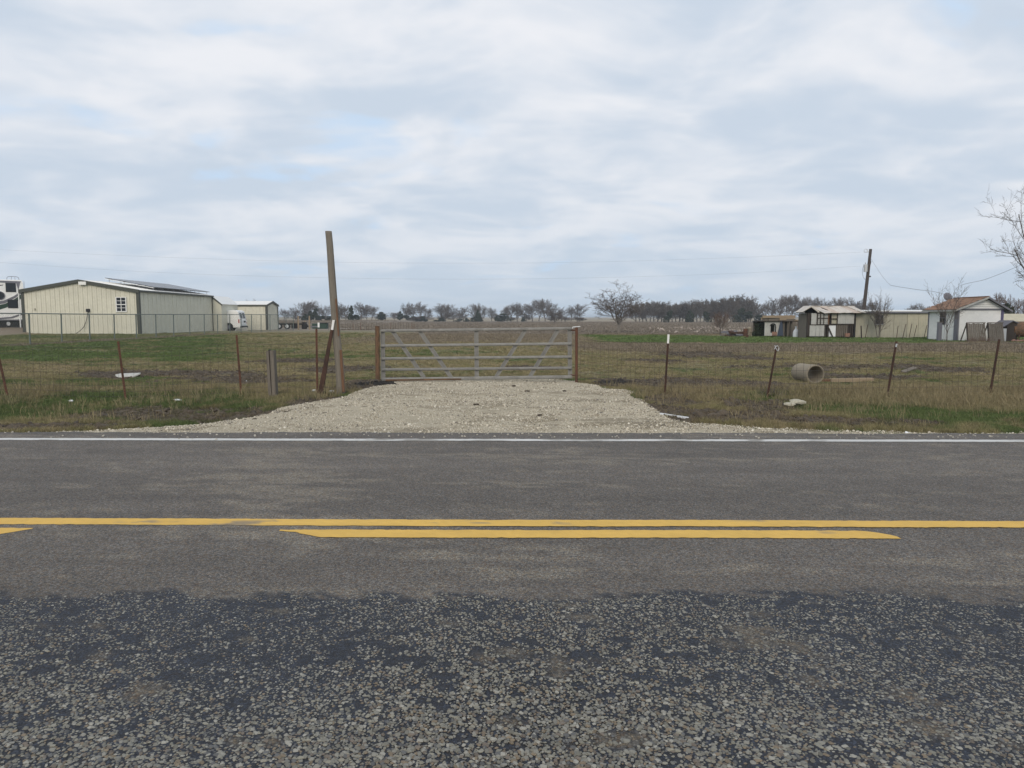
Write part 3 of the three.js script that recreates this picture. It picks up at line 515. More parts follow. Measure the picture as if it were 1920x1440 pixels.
{ // tall cut-off wooden pole
  const D = 15.1, b = at(640, 737, D); b.y = hgt(b.x, -D);
  const t = thing('wooden_pole', 'tall weathered grey wooden pole, cut off flat, leaning left beside the gate', 'pole', b.clone());
  const ctr = [[640.5, 742], [637, 690], [632, 640], [629, 600], [625.5, 560], [622, 510], [618.5, 460], [616, 433.5]].map(([u, v]) => at(u, v, D)); ctr[0].y = b.y - 0.25;
  const rad = [0.094, 0.091, 0.086, 0.083, 0.08, 0.075, 0.07, 0.067], N = 18, pos = [], uv = [], idx = []; let len = 0;
  const path = new THREE.CatmullRomCurve3(ctr), K = 40;
  for (let k = 0; k <= K; k++) { const s = k / K, p = path.getPoint(s), R = rad[Math.min(7, Math.floor(s * 7))] * (1 - (s * 7 % 1)) + rad[Math.min(7, Math.floor(s * 7) + 1)] * (s * 7 % 1); if (k) len += p.distanceTo(path.getPoint((k - 1) / K));
    for (let i = 0; i <= N; i++) { const a = i / N * 2 * Math.PI; const groove = Math.abs(((i + 0.02) % N) - 4.0) < 0.6 ? 0.86 : 1; const q = R * groove * (1 + 0.05 * vn(Math.cos(a) * 2.2 + 5, Math.sin(a) * 2.2 + s * 1.3) + 0.025 * vn(a * 3, s * 14)); pos.push(p.x + Math.cos(a) * q, p.y, p.z + Math.sin(a) * q); uv.push(i / N * 1.2, len * 0.5); } }
  for (let k = 0; k < K; k++) for (let i = 0; i < N; i++) { const a = k * (N + 1) + i; idx.push(a, a + N + 1, a + 1, a + 1, a + N + 1, a + N + 2); }
  const c0 = pos.length / 3, top = ctr[7]; pos.push(top.x, top.y + 0.004, top.z); uv.push(0, 0); for (let i = 0; i < N; i++) idx.push(K * (N + 1) + i + 1, K * (N + 1) + i, c0);
  const g = new THREE.BufferGeometry(); g.setAttribute('position', new THREE.Float32BufferAttribute(pos, 3)); g.setAttribute('uv', new THREE.Float32BufferAttribute(uv, 2)); g.setIndex(idx); g.computeVertexNormals();
  part(t, 'shaft', g, M.oldWood);
  const strip = (u0, v0, u1, v1, w) => beam(at(u0, v0, D - 0.098), at(u1, v1, D - 0.098), w, 0.03);
  part(t, 'split', [strip(638.8, 656, 641, 690, 0.05), strip(641, 690, 644.5, 735, 0.055)], M.oldWoodRed, 'reddish brown exposed heartwood splitting off the lower pole');
  part(t, 'rail_wood', [strip(630, 560, 635, 630, 0.03)], M.oldWoodRed, 'brown streak of bare wood');
}
{ // two steel props leaning on it
  const mk = (label, u1, v1, tip) => { const D = 14.95, b = at(u1, v1, D); b.y = hgt(b.x, -D); const a = at(625.5, 600, D + 0.03), t = thing('steel_prop', label, 'stake', b.clone()), c = b.clone().lerp(a, tip ? 0.87 : 0.92), low = b.clone().addScaledVector(tilt(b, a), -0.1); part(t, 'angle_bar', [beam(low, c, 0.05, 0.008), beam(low.clone().add(V(0.02, 0, -0.02)), c.clone().add(V(0.02, 0, -0.02)), 0.008, 0.045)], M.rustDark); if (tip) part(t, 'painted_tip', [beam(c, a, 0.045, 0.012), beam(c.clone().add(V(0.018, 0, -0.018)), a.clone().add(V(0.018, 0, -0.018)), 0.01, 0.04)], M.white, 'white painted tip'); };
  mk('rusty dark steel bar with white tip leaning on the tall wooden pole', 602.5, 738, true);
  mk('left of two rusty steel bars leaning against the wooden pole', 597, 735, false);
}
{ // stub post, square timber split down the middle
  const D = 14.9, b = at(511, 741, D); b.y = hgt(b.x, -D); const t = thing('stub_post', 'short thick grey wooden stub post split down its middle', 'post', b.clone());
  const half = (u0, u1, w0, w1, vt) => { const g = poly([at(u0, vt, D), at(u1, vt - 0.5, D), at(w1, 747, D), at(w0, 747, D)], 0.15); const p = g.attributes.position; for (let i = 0; i < p.count; i++) p.setX(i, p.getX(i) + 0.006 * vn(p.getY(i) * 9, p.getZ(i) * 7 + u0)); return g; };
  part(t, 'left_half', half(499.2, 503.8, 503, 509, 658), M.greyWood); part(t, 'right_half', half(505.2, 512.5, 510.4, 518, 657.5), M.greyWood);
  part(t, 'knot', lump(0.022, 4, 1.3, 0.7, 1).translate(at(504, 657, D).x, at(504, 657, D).y, -D - 0.04), M.black);
}
// woven wire between the posts
function wireFence(label, pts, top) {
  const b = V(pts[0][0], hgt(pts[0][0], -pts[0][1]), -pts[0][1]), t = thing('wire_fence', label, 'fence', b);
  for (let i = 0; i < pts.length - 1; i++) {
    const [x0, D0] = pts[i], [x1, D1] = pts[i + 1], L = Math.hypot(x1 - x0, D1 - D0), gs = [], n = Math.round(L / 0.155), r = 0.003;
    const P = (s, h) => { const x = mix(x0, x1, s), D = mix(D0, D1, s) + 0.03 * vn(s * 3 + i * 7, h * 2) ; return V(x, mix(hgt(x0, -D0), hgt(x1, -D1), s) + h - 0.05 * Math.sin(s * Math.PI) * (h / top), -D); };
    for (const h of [0.06, 0.17, 0.29, 0.42, 0.57, 0.74, 0.93, top]) { for (let k = 0; k < 6; k++) gs.push(tube(P(k / 6, h), P((k + 1) / 6, h), h === top ? r * 1.3 : r, undefined, 3, false)); }
    for (let k = 1; k < n; k++) for (let q = 0; q < 2; q++) gs.push(tube(P(k / n, q ? 0.5 : 0.04), P(k / n, q ? top : 0.5), r, undefined, 3, false));
    part(t, 'wire_mesh', gs, M.wire).userData.kind = 'stuff';
  }
}
wireFence('thin woven wire strung along the stakes right of the gate', [[at(1081, 715, 17.6).x, 17.62], [at(1246, 736, 15).x, 15.02], [at(1440, 742, 14.7).x, 14.75], [at(1664, 737, 15).x, 15.05], [at(1857, 733, 15.4).x, 15.42], [13.6, 15.4]], 1.12);
wireFence('thin woven wire strung along the stakes left of the wooden pole', [[at(637, 735, 15).x, 15.02], [at(595, 737, 15).x, 15.05], [at(452, 738, 15).x, 15.05], [at(236, 750, 14.6).x, 14.64], [at(14, 741, 15).x, 15.05], [-13.4, 15.1]], 1.12);

// ------------------------------------------------------------------ things lying about near the road
{ // concrete culvert pipe, lying with its bell end to the camera
  const D = 17.6, y0 = hgt(at(1528, 700, D).x, -D), c = at(1529, 697, D), R = 0.225, t = thing('concrete_pipe', 'short weathered concrete drain pipe lying on its side in the grass', 'pipe', V(c.x, y0, -D));
  const prof = [[0.200, 0], [0.196, -0.78], [0.225, -0.80], [0.234, -0.74], [0.234, -0.25], [0.242, -0.20], [0.246, -0.03], [0.240, 0], [0.200, 0]].map(([r, z]) => new THREE.Vector2(r, z));
  const g = new THREE.LatheGeometry(prof.map(p => new THREE.Vector2(p.x * 0.93 + 0.012, p.y)), 40); g.rotateX(Math.PI / 2); g.rotateY(0.10); g.translate(c.x, y0 + R * 0.97, -D); part(t, 'barrel', g, M.concrete);
  const ring = new THREE.TorusGeometry(0.218, 0.017, 8, 40); ring.rotateY(0.10); ring.translate(c.x, y0 + R * 0.97, -D); part(t, 'rim', ring, M.concrete);
}
{ const D = 18.0, a = at(1556, 709.5, D), b = at(1636, 710, D + 0.25), y = hgt(a.x, -D) + 0.05; a.y = b.y = y; const t = thing('timber', 'pale squared timber lying flat right of the concrete pipe', 'timber', V(a.x, y - 0.05, -D)); part(t, 'beam', beam(a, b, 0.09, 0.10), M.paleWood); part(t, 'end_block', box(a.x - 0.26, a.x - 0.02, y - 0.05, y + 0.03, -D - 0.06, -D + 0.05), M.oldWoodRed); }
{ const D = 20.4, a = at(1692, 702, D), b = at(1716, 697.5, D + 0.4); const t = thing('board', 'small grey board propped on the mud behind the rusty stake', 'board', V(a.x, hgt(a.x, -D), -D)); a.y = hgt(a.x, -D) + 0.05; b.y = a.y + 0.1; part(t, 'plank', beam(a, b, 0.12, 0.03, V(0, 1, 0.4)), M.greyWood); }
{ const D = 19.2, a = at(216, 702, D), b = at(262, 701, D); const y = hgt(a.x, -D); const t = thing('board', 'long white board lying in the mud behind the left stake', 'board', V(a.x, y, -D)); part(t, 'plank', poly([V(a.x, y + 0.09, -D), V(a.x + 0.12, y + 0.03, -D + 0.1), V(b.x - 0.1, y + 0.06, -D + 0.1), V(b.x, y + 0.12, -D), V(b.x - 0.05, y + 0.13, -D - 0.15), V(a.x + 0.05, y + 0.11, -D - 0.15)], 0.03, V(0, -1, 0)), M.whiteOld); }
{ const a = spot(1238, 780), b = spot(1290, 788); a.y += 0.03; b.y += 0.03; const t = thing('white_strip', 'thin white plastic strip lying where gravel meets mud', 'scrap', a.clone()); part(t, 'strip', beam(a, b, 0.045, 0.035), M.plastic); }
{ const p = spot(1487, 764); const t = thing('stone_slab', 'flat pale broken stone lying below the brushy stake', 'stone', p); part(t, 'upper_slab', lump(0.15, 12, 1, 0.33, 0.6, 0.3).translate(p.x + 0.08, p.y + 0.11, p.z), M.beige); part(t, 'lower_slab', lump(0.13, 13, 0.9, 0.3, 0.55, 0.3).translate(p.x - 0.11, p.y + 0.07, p.z + 0.1), M.beige); }
const litter = [[133, 757, 0.045, 'small white scrap in the grass left of the second stake'], [333, 753, 0.055, 'crumpled white scrap in the grass left of the stub post'], [590, 735, 0.06, 'white broken lump at the foot of the steel props'], [622, 736, 0.05, 'flat white scrap between the props and the pole'], [1703, 818 - 4, 0.04, 'white pebble on the right road shoulder'], [460, 717, 0.035, 'pale scrap behind the stub post']];
litter.forEach(([u, v, s, label], i) => { const p = spot(u, v); const m = new THREE.Mesh(lump(s, 60 + i, 1.3, 0.55, 0.9, 0.45), M.plastic); m.name = numbered('litter_scrap'); m.position.set(p.x, p.y + s * 0.4, p.z); scene.add(m); tag(m, label, 'litter'); });
for (const [u, v, w, label] of [[703, 722, 0.52, 'dark burnt looking heap of clods at the left gate post'], [1157, 720, 0.46, 'dark burnt looking heap of clods right of the gate']]) {
  const p = spot(u, v), r = rng(u), t = thing('clod_heap', label, 'soil heap', p), gs = [];
  for (let i = 0; i < 150; i++) { const a = r() * 6.28, d = Math.sqrt(r()), s = 0.02 + 0.045 * r() * r(); const x = p.x + Math.cos(a) * d * w, z = p.z + Math.sin(a) * d * 0.32; gs.push(lump(s, i + u, 1.3, 0.8, 1, 0.45).translate(x, hgt(x, z) + s * 0.4 + 0.055 * (1 - d), z)); }
  part(t, 'clods', gs, M.char).userData.kind = 'stuff';
}
{ const r = rng(31); [[963, 727, 'largest dark mud lump on the gravel close to the gate'], [988, 737, 'small dark mud lump on the gravel right of the largest'], [893, 763, 'dark mud lump left of centre halfway down the gravel'], [1012, 783, 'dark mud lump on the gravel nearest the road'], [1058, 737, 'dark mud lump on the gravel near the hinge post']].forEach(([u, v, label], i) => { const p = spot(u, v); const m = new THREE.Mesh(lump(0.026 + 0.012 * r(), 90 + i, 1.5, 0.6, 1, 0.4), M.mudClod); m.name = numbered('mud_clod'); m.position.set(p.x, p.y + 0.045, p.z); scene.add(m); tag(m, label, 'clod', 'mud lumps on the gravel'); }); }

// ------------------------------------------------------------------ bare trees
function bareTree(seed, o) {
  const r = rng(seed), T = [], C = [];
  const seg = (out, p, q, r0, r1, n) => {
    const d = q.clone().sub(p).normalize(), x = new THREE.Vector3().crossVectors(Math.abs(d.y) > 0.9 ? V(1, 0, 0) : V(0, 1, 0), d).normalize(), y = new THREE.Vector3().crossVectors(d, x);
    const A = [], B = []; for (let i = 0; i < n; i++) { const a = i / n * 6.2832, cx = Math.cos(a), cy = Math.sin(a); A.push([p.x + (x.x * cx + y.x * cy) * r0, p.y + (x.y * cx + y.y * cy) * r0, p.z + (x.z * cx + y.z * cy) * r0]); B.push([q.x + (x.x * cx + y.x * cy) * r1, q.y + (x.y * cx + y.y * cy) * r1, q.z + (x.z * cx + y.z * cy) * r1]); }
    for (let i = 0; i < n; i++) { const j = (i + 1) % n; out.push(...A[i], ...A[j], ...B[j], ...A[i], ...B[j], ...B[i]); }
  };
  const grow = (p, d, L, R, lv) => {
    const last = lv >= o.levels, k = last ? 2 : lv === 0 ? 4 : 3, out = lv <= 1 ? T : C, n = lv === 0 ? 7 : lv === 1 ? 5 : 3; const nodes = [[p.clone(), d.clone(), R]];
    for (let i = 0; i < k; i++) {
      const w = (lv === 0 ? 0.10 : 0.24) * (o.wiggle ?? 1); d = d.clone().add(V((r() - 0.5) * 2 * w, (r() - 0.5) * w + (lv ? (o.lift ?? 0.08) : 0.03), (r() - 0.5) * 2 * w)).normalize();
      const q = p.clone().addScaledVector(d, L / k), R1 = Math.max(o.twig, R * (last ? 0.55 : 0.80)); seg(out, p, q, R, R1, n); p = q; R = R1; nodes.push([p.clone(), d.clone(), R]);
    }
    if (last) return;
    const kids = o.kids[lv];
    for (let i = 0; i < kids; i++) {
      const s = lv === 0 ? mix(o.fork ?? 0.45, 1, (i + r() * 0.6) / kids) : mix(0.22, 1, (i + r() * 0.7) / kids), f = Math.min(s, 0.999) * k, a = nodes[Math.floor(f)], b = nodes[Math.floor(f) + 1], P = a[0].clone().lerp(b[0], f % 1), D0 = a[1];
      const az = i * 2.4 + r() * 1.6, side = V(Math.cos(az), 0, Math.sin(az)); side.addScaledVector(D0, -side.dot(D0)).normalize(); const ang = (o.spread ?? 0.8) * (0.7 + 0.6 * r()) * (lv ? 0.95 : 1 - 0.3 * s);
      const nd = D0.clone().multiplyScalar(Math.cos(ang)).addScaledVector(side, Math.sin(ang)).normalize();
      grow(P, nd, L * (o.ratio?.[lv] ?? 0.62) * (0.75 + 0.5 * r()), Math.max(o.twig, a[2] * (lv === 0 ? 0.62 : 0.55)), lv + 1);
    }
  };
  const stems = o.stems ?? 1; for (let s = 0; s < stems; s++) { const a = s * 2.2 + r(), k = stems > 1 ? 0.28 : 0; grow(V(Math.cos(a) * k * 0.2, -0.2, Math.sin(a) * k * 0.2), V(Math.cos(a) * k + (o.leanX ?? 0), 1, Math.sin(a) * k).normalize(), o.h * (o.trunk ?? 0.42), o.r, 0); }
  const G = (a) => { const g = new THREE.BufferGeometry(); g.setAttribute('position', new THREE.Float32BufferAttribute(a, 3)); g.computeVertexNormals(); return g; };
  let top = 0, wide = 0; for (let i = 0; i < C.length; i += 3) { top = Math.max(top, C[i + 1]); wide = Math.max(wide, Math.abs(C[i]), Math.abs(C[i + 2])); }
  return { trunk: G(T), crown: G(C), top, wide };
}
function plantTree(kind, name, label, group, pos, h, w, turn, mats) {
  const t = thing(name, label, 'tree', pos, group), sy = h / kind.top, sx = w ? w / 2 / kind.wide : sy;
  for (const k of ['trunk', 'crown']) { const m = new THREE.Mesh(kind[k], k === 'trunk' ? mats[0] : mats[1]); m.name = k; m.scale.set(sx, sy, sx); m.rotation.y = turn; t.add(m); }
  return t;
}
const rT = rng(404);
const farKinds = [1, 2, 3, 4, 5, 6].map(s => bareTree(s * 13, { h: 9, levels: 4, kids: [8, 5, 5, 5], r: 0.24, twig: 0.034, trunk: 0.5, fork: 0.25, spread: 0.75, ratio: [0.75, 0.62, 0.55, 0.5], lift: 0.10 }));
const woodKinds = [7, 8, 9].map(s => bareTree(s * 17, { h: 10, levels: 4, kids: [9, 5, 5, 4], r: 0.22, twig: 0.05, trunk: 0.55, fork: 0.15, spread: 0.7, ratio: [0.6, 0.6, 0.55, 0.5], lift: 0.12 }));
const farBase = (D) => 597 + 1.6 * F / D;
const ORD = 'first second third fourth fifth sixth seventh eighth ninth tenth eleventh twelfth thirteenth fourteenth fifteenth sixteenth seventeenth eighteenth'.split(' ');
function farTree(u, vTop, w, D, kinds, name, label, group, mats) { const x = (u - 960) / F * D * 1.004, y = hgt(x, -D), h = (EYE + (597 - vTop + 2) / F * D - y) * (0.92 + 0.16 * rT()); plantTree(kinds[Math.floor(rT() * kinds.length)], name, label, group, V(x, y - 0.1, -D), h, w * 1.32 / F * D, rT() * 6.28, mats); }
const FM = [M.bark, M.twigFar], WM = [M.bark, M.twigWood];
for (const [i, [u, v, w]] of [[487, 564, 34], [536, 580, 26], [557, 574, 34], [572, 566, 40], [583, 563, 44], [598, 569, 34], [614, 571, 30], [640, 569, 34], [651, 571, 30], [679, 570, 40], [690, 571, 26], [699, 574, 26]].entries()) farTree(u, v, w, 300 + rT() * 60, farKinds, 'bare_tree', `leafless grey tree, ${ORD[i]} from left in the far row around the wooden pole`, 'bare trees left of the gate', FM);
for (const [i, [u, v, w]] of [[741, 586, 24], [763, 568, 36], [776, 566, 36], [790, 568, 30], [802, 577, 26], [828, 567, 40], [836, 571, 30], [851, 573, 28], [870, 574, 32], [893, 570, 34], [904, 571, 30], [922, 574, 24]].entries()) farTree(u, v, w, 360 + rT() * 50, farKinds, 'bare_tree', `leafless grey tree, ${ORD[i]} from left in the far row over the gate's left half`, 'bare trees behind the gate', FM);
for (const [i, [u, v, w]] of [[946, 572, 28], [957, 568, 34], [970, 568, 34], [984, 566, 36], [998, 565, 36], [1010, 563, 38], [1022, 563, 38], [1034, 567, 34], [1052, 576, 30], [1070, 574, 28], [1086, 571, 32]].entries()) farTree(u, v, w, 360 + rT() * 50, farKinds, 'bare_tree', `leafless grey tree, ${ORD[i]} from left in the far clump over the gate's right half`, 'bare trees clumped behind the gate', FM);
for (let row = 0; row < 2; row++) for (const [i, [u, v]] of [[1190, 566], [1203, 563], [1217, 563], [1231, 566], [1245, 567], [1258, 566], [1271, 565], [1284, 564], [1297, 563], [1310, 562], [1323, 562], [1336, 561], [1348, 559], [1360, 557], [1371, 553], [1382, 552], [1393, 556], [1404, 560]].entries()) farTree(u + row * 7, v + row * 5, 36, 300 + row * 40 + rT() * 30, woodKinds, 'wood_tree', `bare brown tree, ${ORD[i]} from left in the ${row ? 'rear' : 'front'} rank of the dense wood`, 'trees of the dense bare wood', WM);
for (const [i, [u, v, w]] of [[1432, 566, 26], [1443, 559, 36], [1455, 558, 34], [1468, 557, 36], [1481, 556, 38], [1494, 559, 34], [1507, 560, 32], [1520, 559, 34], [1534, 560, 34], [1548, 561, 34], [1562, 560, 34], [1577, 560, 36], [1592, 559, 36], [1607, 558, 36], [1622, 562, 34], [1703, 570, 34], [1722, 570, 34]].entries()) farTree(u, v, w, 290 + rT() * 50, farKinds, 'bare_tree', `leafless grey tree, ${ORD[i]} from left in the open row behind the sheds`, 'bare trees behind the sheds', FM);
for (const [i, [u, v, w]] of [[1868, 552, 30], [1890, 549, 36], [1908, 552, 34]].entries()) farTree(u, v, w, 92 + rT() * 10, farKinds, 'bare_tree', `leafless brown tree, ${ORD[i]} from left of those just behind the white garage`, 'bare trees behind the garage', [M.bark, M.twigRed]);
{ const rs = rng(616); for (let i = 0; i < 18; i++) { const u = 545 + i * 31.5 + rs() * 16, D = 345 + rs() * 70, x = (u - 960) / F * D; plantTree(woodKinds[i % 3], 'scrub_thicket', `low brown scrub, ${ORD[i]} from left among the far trees around the gate`, 'scrub under the far trees', V(x, hgt(x, -D), -D), 2.2 + 2.8 * rs(), 7 + 7 * rs(), rs() * 6, FM); } }
// junipers: dark needle clumps through an uneven cone
function juniper(seed, tall) {
  const r = rng(seed), pos = [], lobes = []; for (let i = 0; i < 9; i++) { const y = 0.12 + 0.8 * r(), w = (tall ? 0.30 : 0.5) * (1 - y * 0.75), a = r() * 6.28; lobes.push([Math.cos(a) * w * 0.6, y, Math.sin(a) * w * 0.6, w * (0.5 + 0.4 * r())]); }
  for (let i = 0; i < 1500; i++) { const l = lobes[Math.floor(r() * 9)], a = r() * 6.28, b = Math.acos(2 * r() - 1), d = l[3] * Math.cbrt(0.35 + 0.65 * r()); const x = l[0] + Math.sin(b) * Math.cos(a) * d, y = Math.max(0.02, l[1] + Math.cos(b) * d * 0.8), z = l[2] + Math.sin(b) * Math.sin(a) * d; const s = 0.045 + 0.05 * r(); for (let k = 0; k < 3; k++) pos.push(x + (r() - 0.5) * s * 2, y + (r() - 0.35) * s * 2.2, z + (r() - 0.5) * s * 2); }
  const g = new THREE.BufferGeometry(); g.setAttribute('position', new THREE.Float32BufferAttribute(pos, 3)); g.computeVertexNormals(); return g;
}
const jun = [juniper(1, false), juniper(2, false), juniper(3, false)], junTall = juniper(4, true), junTrunk = tube(V(0, -0.05, 0), V(0, 0.5, 0), 0.03, 0.01, 6);
function cedar(u, vTop, w, D, tall, label, group) {
  const x = (u - 960) / F * D * 1.004, y = hgt(x, -D), h = EYE + (597 - vTop) / F * D - y, t = thing('juniper_tree', label, 'tree', V(x, y, -D), group);
  const a = new THREE.Mesh(junTrunk, M.bark), b = new THREE.Mesh(tall ? junTall : jun[Math.floor(rT() * 3)], M.cedar); a.name = 'trunk'; b.name = 'crown'; const W = w / F * D; a.scale.set(h, h, h); b.scale.set(W * (tall ? 1.5 : 1), h, W * (tall ? 1.5 : 1)); b.rotation.y = rT() * 6; t.add(a, b);
}
for (const [i, [u, v, w]] of [[576, 589, 16], [585, 584, 18], [596, 580, 18], [606, 592, 20], [620, 593, 18], [635, 594, 16], [669, 590, 22]].entries()) cedar(u, v, w, 285, false, `dark evergreen bush, ${ORD[i]} from left of those around the tall wooden pole`, 'evergreens left of the gate');
cedar(661, 573, 12, 280, true, 'tall narrow dark evergreen just right of the wooden pole', undefined);
cedar(717, 586, 24, 330, false, 'round dark evergreen standing alone left of the gate', undefined);
for (const [i, [u, v, w]] of [[752, 585, 16], [765, 591, 22], [780, 593, 24], [795, 593, 18], [826, 596, 26], [862, 598, 22], [876, 596, 14], [897, 582, 14], [893, 594, 28], [944, 589, 30], [933, 592, 16], [981, 595, 11]].entries()) cedar(u, v, w, 350, false, `dark evergreen bush, ${ORD[i]} from left under the far bare trees behind the gate`, 'evergreens behind the gate');
for (const [i, [u, v, w]] of [[1252, 582, 20], [1291, 583, 18], [1322, 584, 20], [1384, 578, 26], [1397, 584, 30], [1420, 590, 24], [1445, 592, 26], [1470, 592, 26]].entries()) cedar(u, v, w, 275, false, `dark evergreen, ${ORD[i]} from left at the foot of the dense bare wood`, 'evergreens in the wood');
cedar(1880, 570, 34, 85, false, 'dull green bush behind the right corner of the white garage', undefined);
// nearer single trees
const midTree = bareTree(2024, { h: 6, levels: 5, kids: [7, 6, 5, 4, 3], r: 0.15, twig: 0.010, trunk: 0.36, fork: 0.55, spread: 0.85, ratio: [1.15, 0.62, 0.52, 0.5, 0.45], lift: 0.10, wiggle: 1.2 });
{ const D = 79, x = at(1160, 625, D).x; plantTree(midTree, 'bare_tree', 'lone leafless spreading tree standing in the field right of the gate', undefined, V(x, hgt(x, -D), -D), EYE + (597 - 526) / F * D - hgt(x, -D), 165 / F * D, 2.1, [M.barkPale, M.twig]); }
const thinTree = bareTree(77, { h: 4.5, levels: 4, kids: [6, 5, 4, 3], r: 0.05, twig: 0.006, trunk: 0.42, fork: 0.35, spread: 0.62, ratio: [0.95, 0.6, 0.55, 0.5], lift: 0.12 });
const bushTree = bareTree(91, { h: 4.5, levels: 4, kids: [6, 5, 4, 3], r: 0.06, twig: 0.007, trunk: 0.42, fork: 0.4, spread: 0.6, ratio: [0.8, 0.6, 0.55, 0.5], lift: 0.14, stems: 3 });
{ const D = 49.2, x = at(1776, 637, D).x; plantTree(thinTree, 'bare_tree', 'slender leafless tree growing in front of the white garage', undefined, V(x, hgt(x, -D), -D), EYE + (597 - 513) / F * D, 82 / F * D, 0.4, [M.bark, M.twig]); }
{ const D = 59, x = at(1647, 633, D).x; plantTree(bushTree, 'bare_tree', 'several stemmed leafless tree against the beige wall', undefined, V(x, hgt(x, -D), -D), EYE + (597 - 536) / F * D, 62 / F * D, 1.2, [M.bark, M.twig]); }
{ const D = 72, x = at(1352, 624, D).x; plantTree(bushTree, 'bare_tree', 'small brown bare tree beside the scrap pile', undefined, V(x, hgt(x, -D), -D), EYE + (597 - 572) / F * D, 56 / F * D, 3, [M.bark, M.twigRed]); }
{ const D = 250, x = at(1040, 610, D).x; plantTree(woodKinds[1], 'brush_thicket', 'low rounded brown thicket behind the right half of the gate', undefined, V(x, hgt(x, -D), -D), 4.4, 56 / F * D, 1, WM); }
const bigTree = bareTree(3131, { h: 11, levels: 5, kids: [7, 5, 4, 4, 3], r: 0.26, twig: 0.008, trunk: 0.55, fork: 0.22, spread: 0.85, ratio: [0.78, 0.6, 0.55, 0.5, 0.45], lift: 0.07, wiggle: 1.3 });
{ const D = 44, x = at(1948, 640, D).x; plantTree(bigTree, 'bare_tree', 'large leafless tree reaching in at the right edge', undefined, V(x, hgt(x, -D), -D), EYE + (597 - 338) / F * D, 230 / F * D, 0.8, [M.bark, M.bark]); }
{ const p = spot(1440, 746), g = tuftGeo(61, 60, 0.9, 0.02, 0.7, 2); const m = new THREE.Mesh(g, M.twig); m.name = numbered('brush_clump'); m.position.set(p.x + 0.1, p.y, p.z); m.scale.set(0.32, 0.34, 0.28); scene.add(m); tag(m, 'dark dead brush clump at the foot of the leaning stake', 'brush'); }

// ------------------------------------------------------------------ the steel barn and what stands by it
function ribPanel(x0, x1, yBot, top, z, axis = 'z', out = 1) {   // ribbed sheet, its ribs standing out; axis z: sheet faces the road, axis x: sheet runs away from it
  const w = x1 - x0, prof = [[0, 0], [0.06, 0.0], [0.09, 0.05], [0.13, 0.05], [0.16, 0.0], [0.56, 0.0], [0.58, 0.012], [0.62, 0.012], [0.64, 0], [1, 0]].map(([s, d]) => [x0 + s * w, d * out]);
  const pos = []; const P = (x, y, d) => axis === 'z' ? [x, y, z + d] : [z + d, y, x];
  for (let i = 0; i < prof.length - 1; i++) { const [a, d0] = prof[i], [b, d1] = prof[i + 1], A = P(a, yBot, d0), B = P(b, yBot, d1), C = P(b, top(b), d1), E = P(a, top(a), d0); pos.push(...A, ...B, ...C, ...A, ...C, ...E); }
  const g = new THREE.BufferGeometry(); g.setAttribute('position', new THREE.Float32BufferAttribute(pos, 3)); g.computeVertexNormals();
  const uv = []; for (let i = 0; i < pos.length; i += 3) uv.push((axis === 'z' ? pos[i] : pos[i + 2]) * 0.25, pos[i + 1] * 0.25); g.setAttribute('uv', new THREE.Float32BufferAttribute(uv, 2)); return g;
}
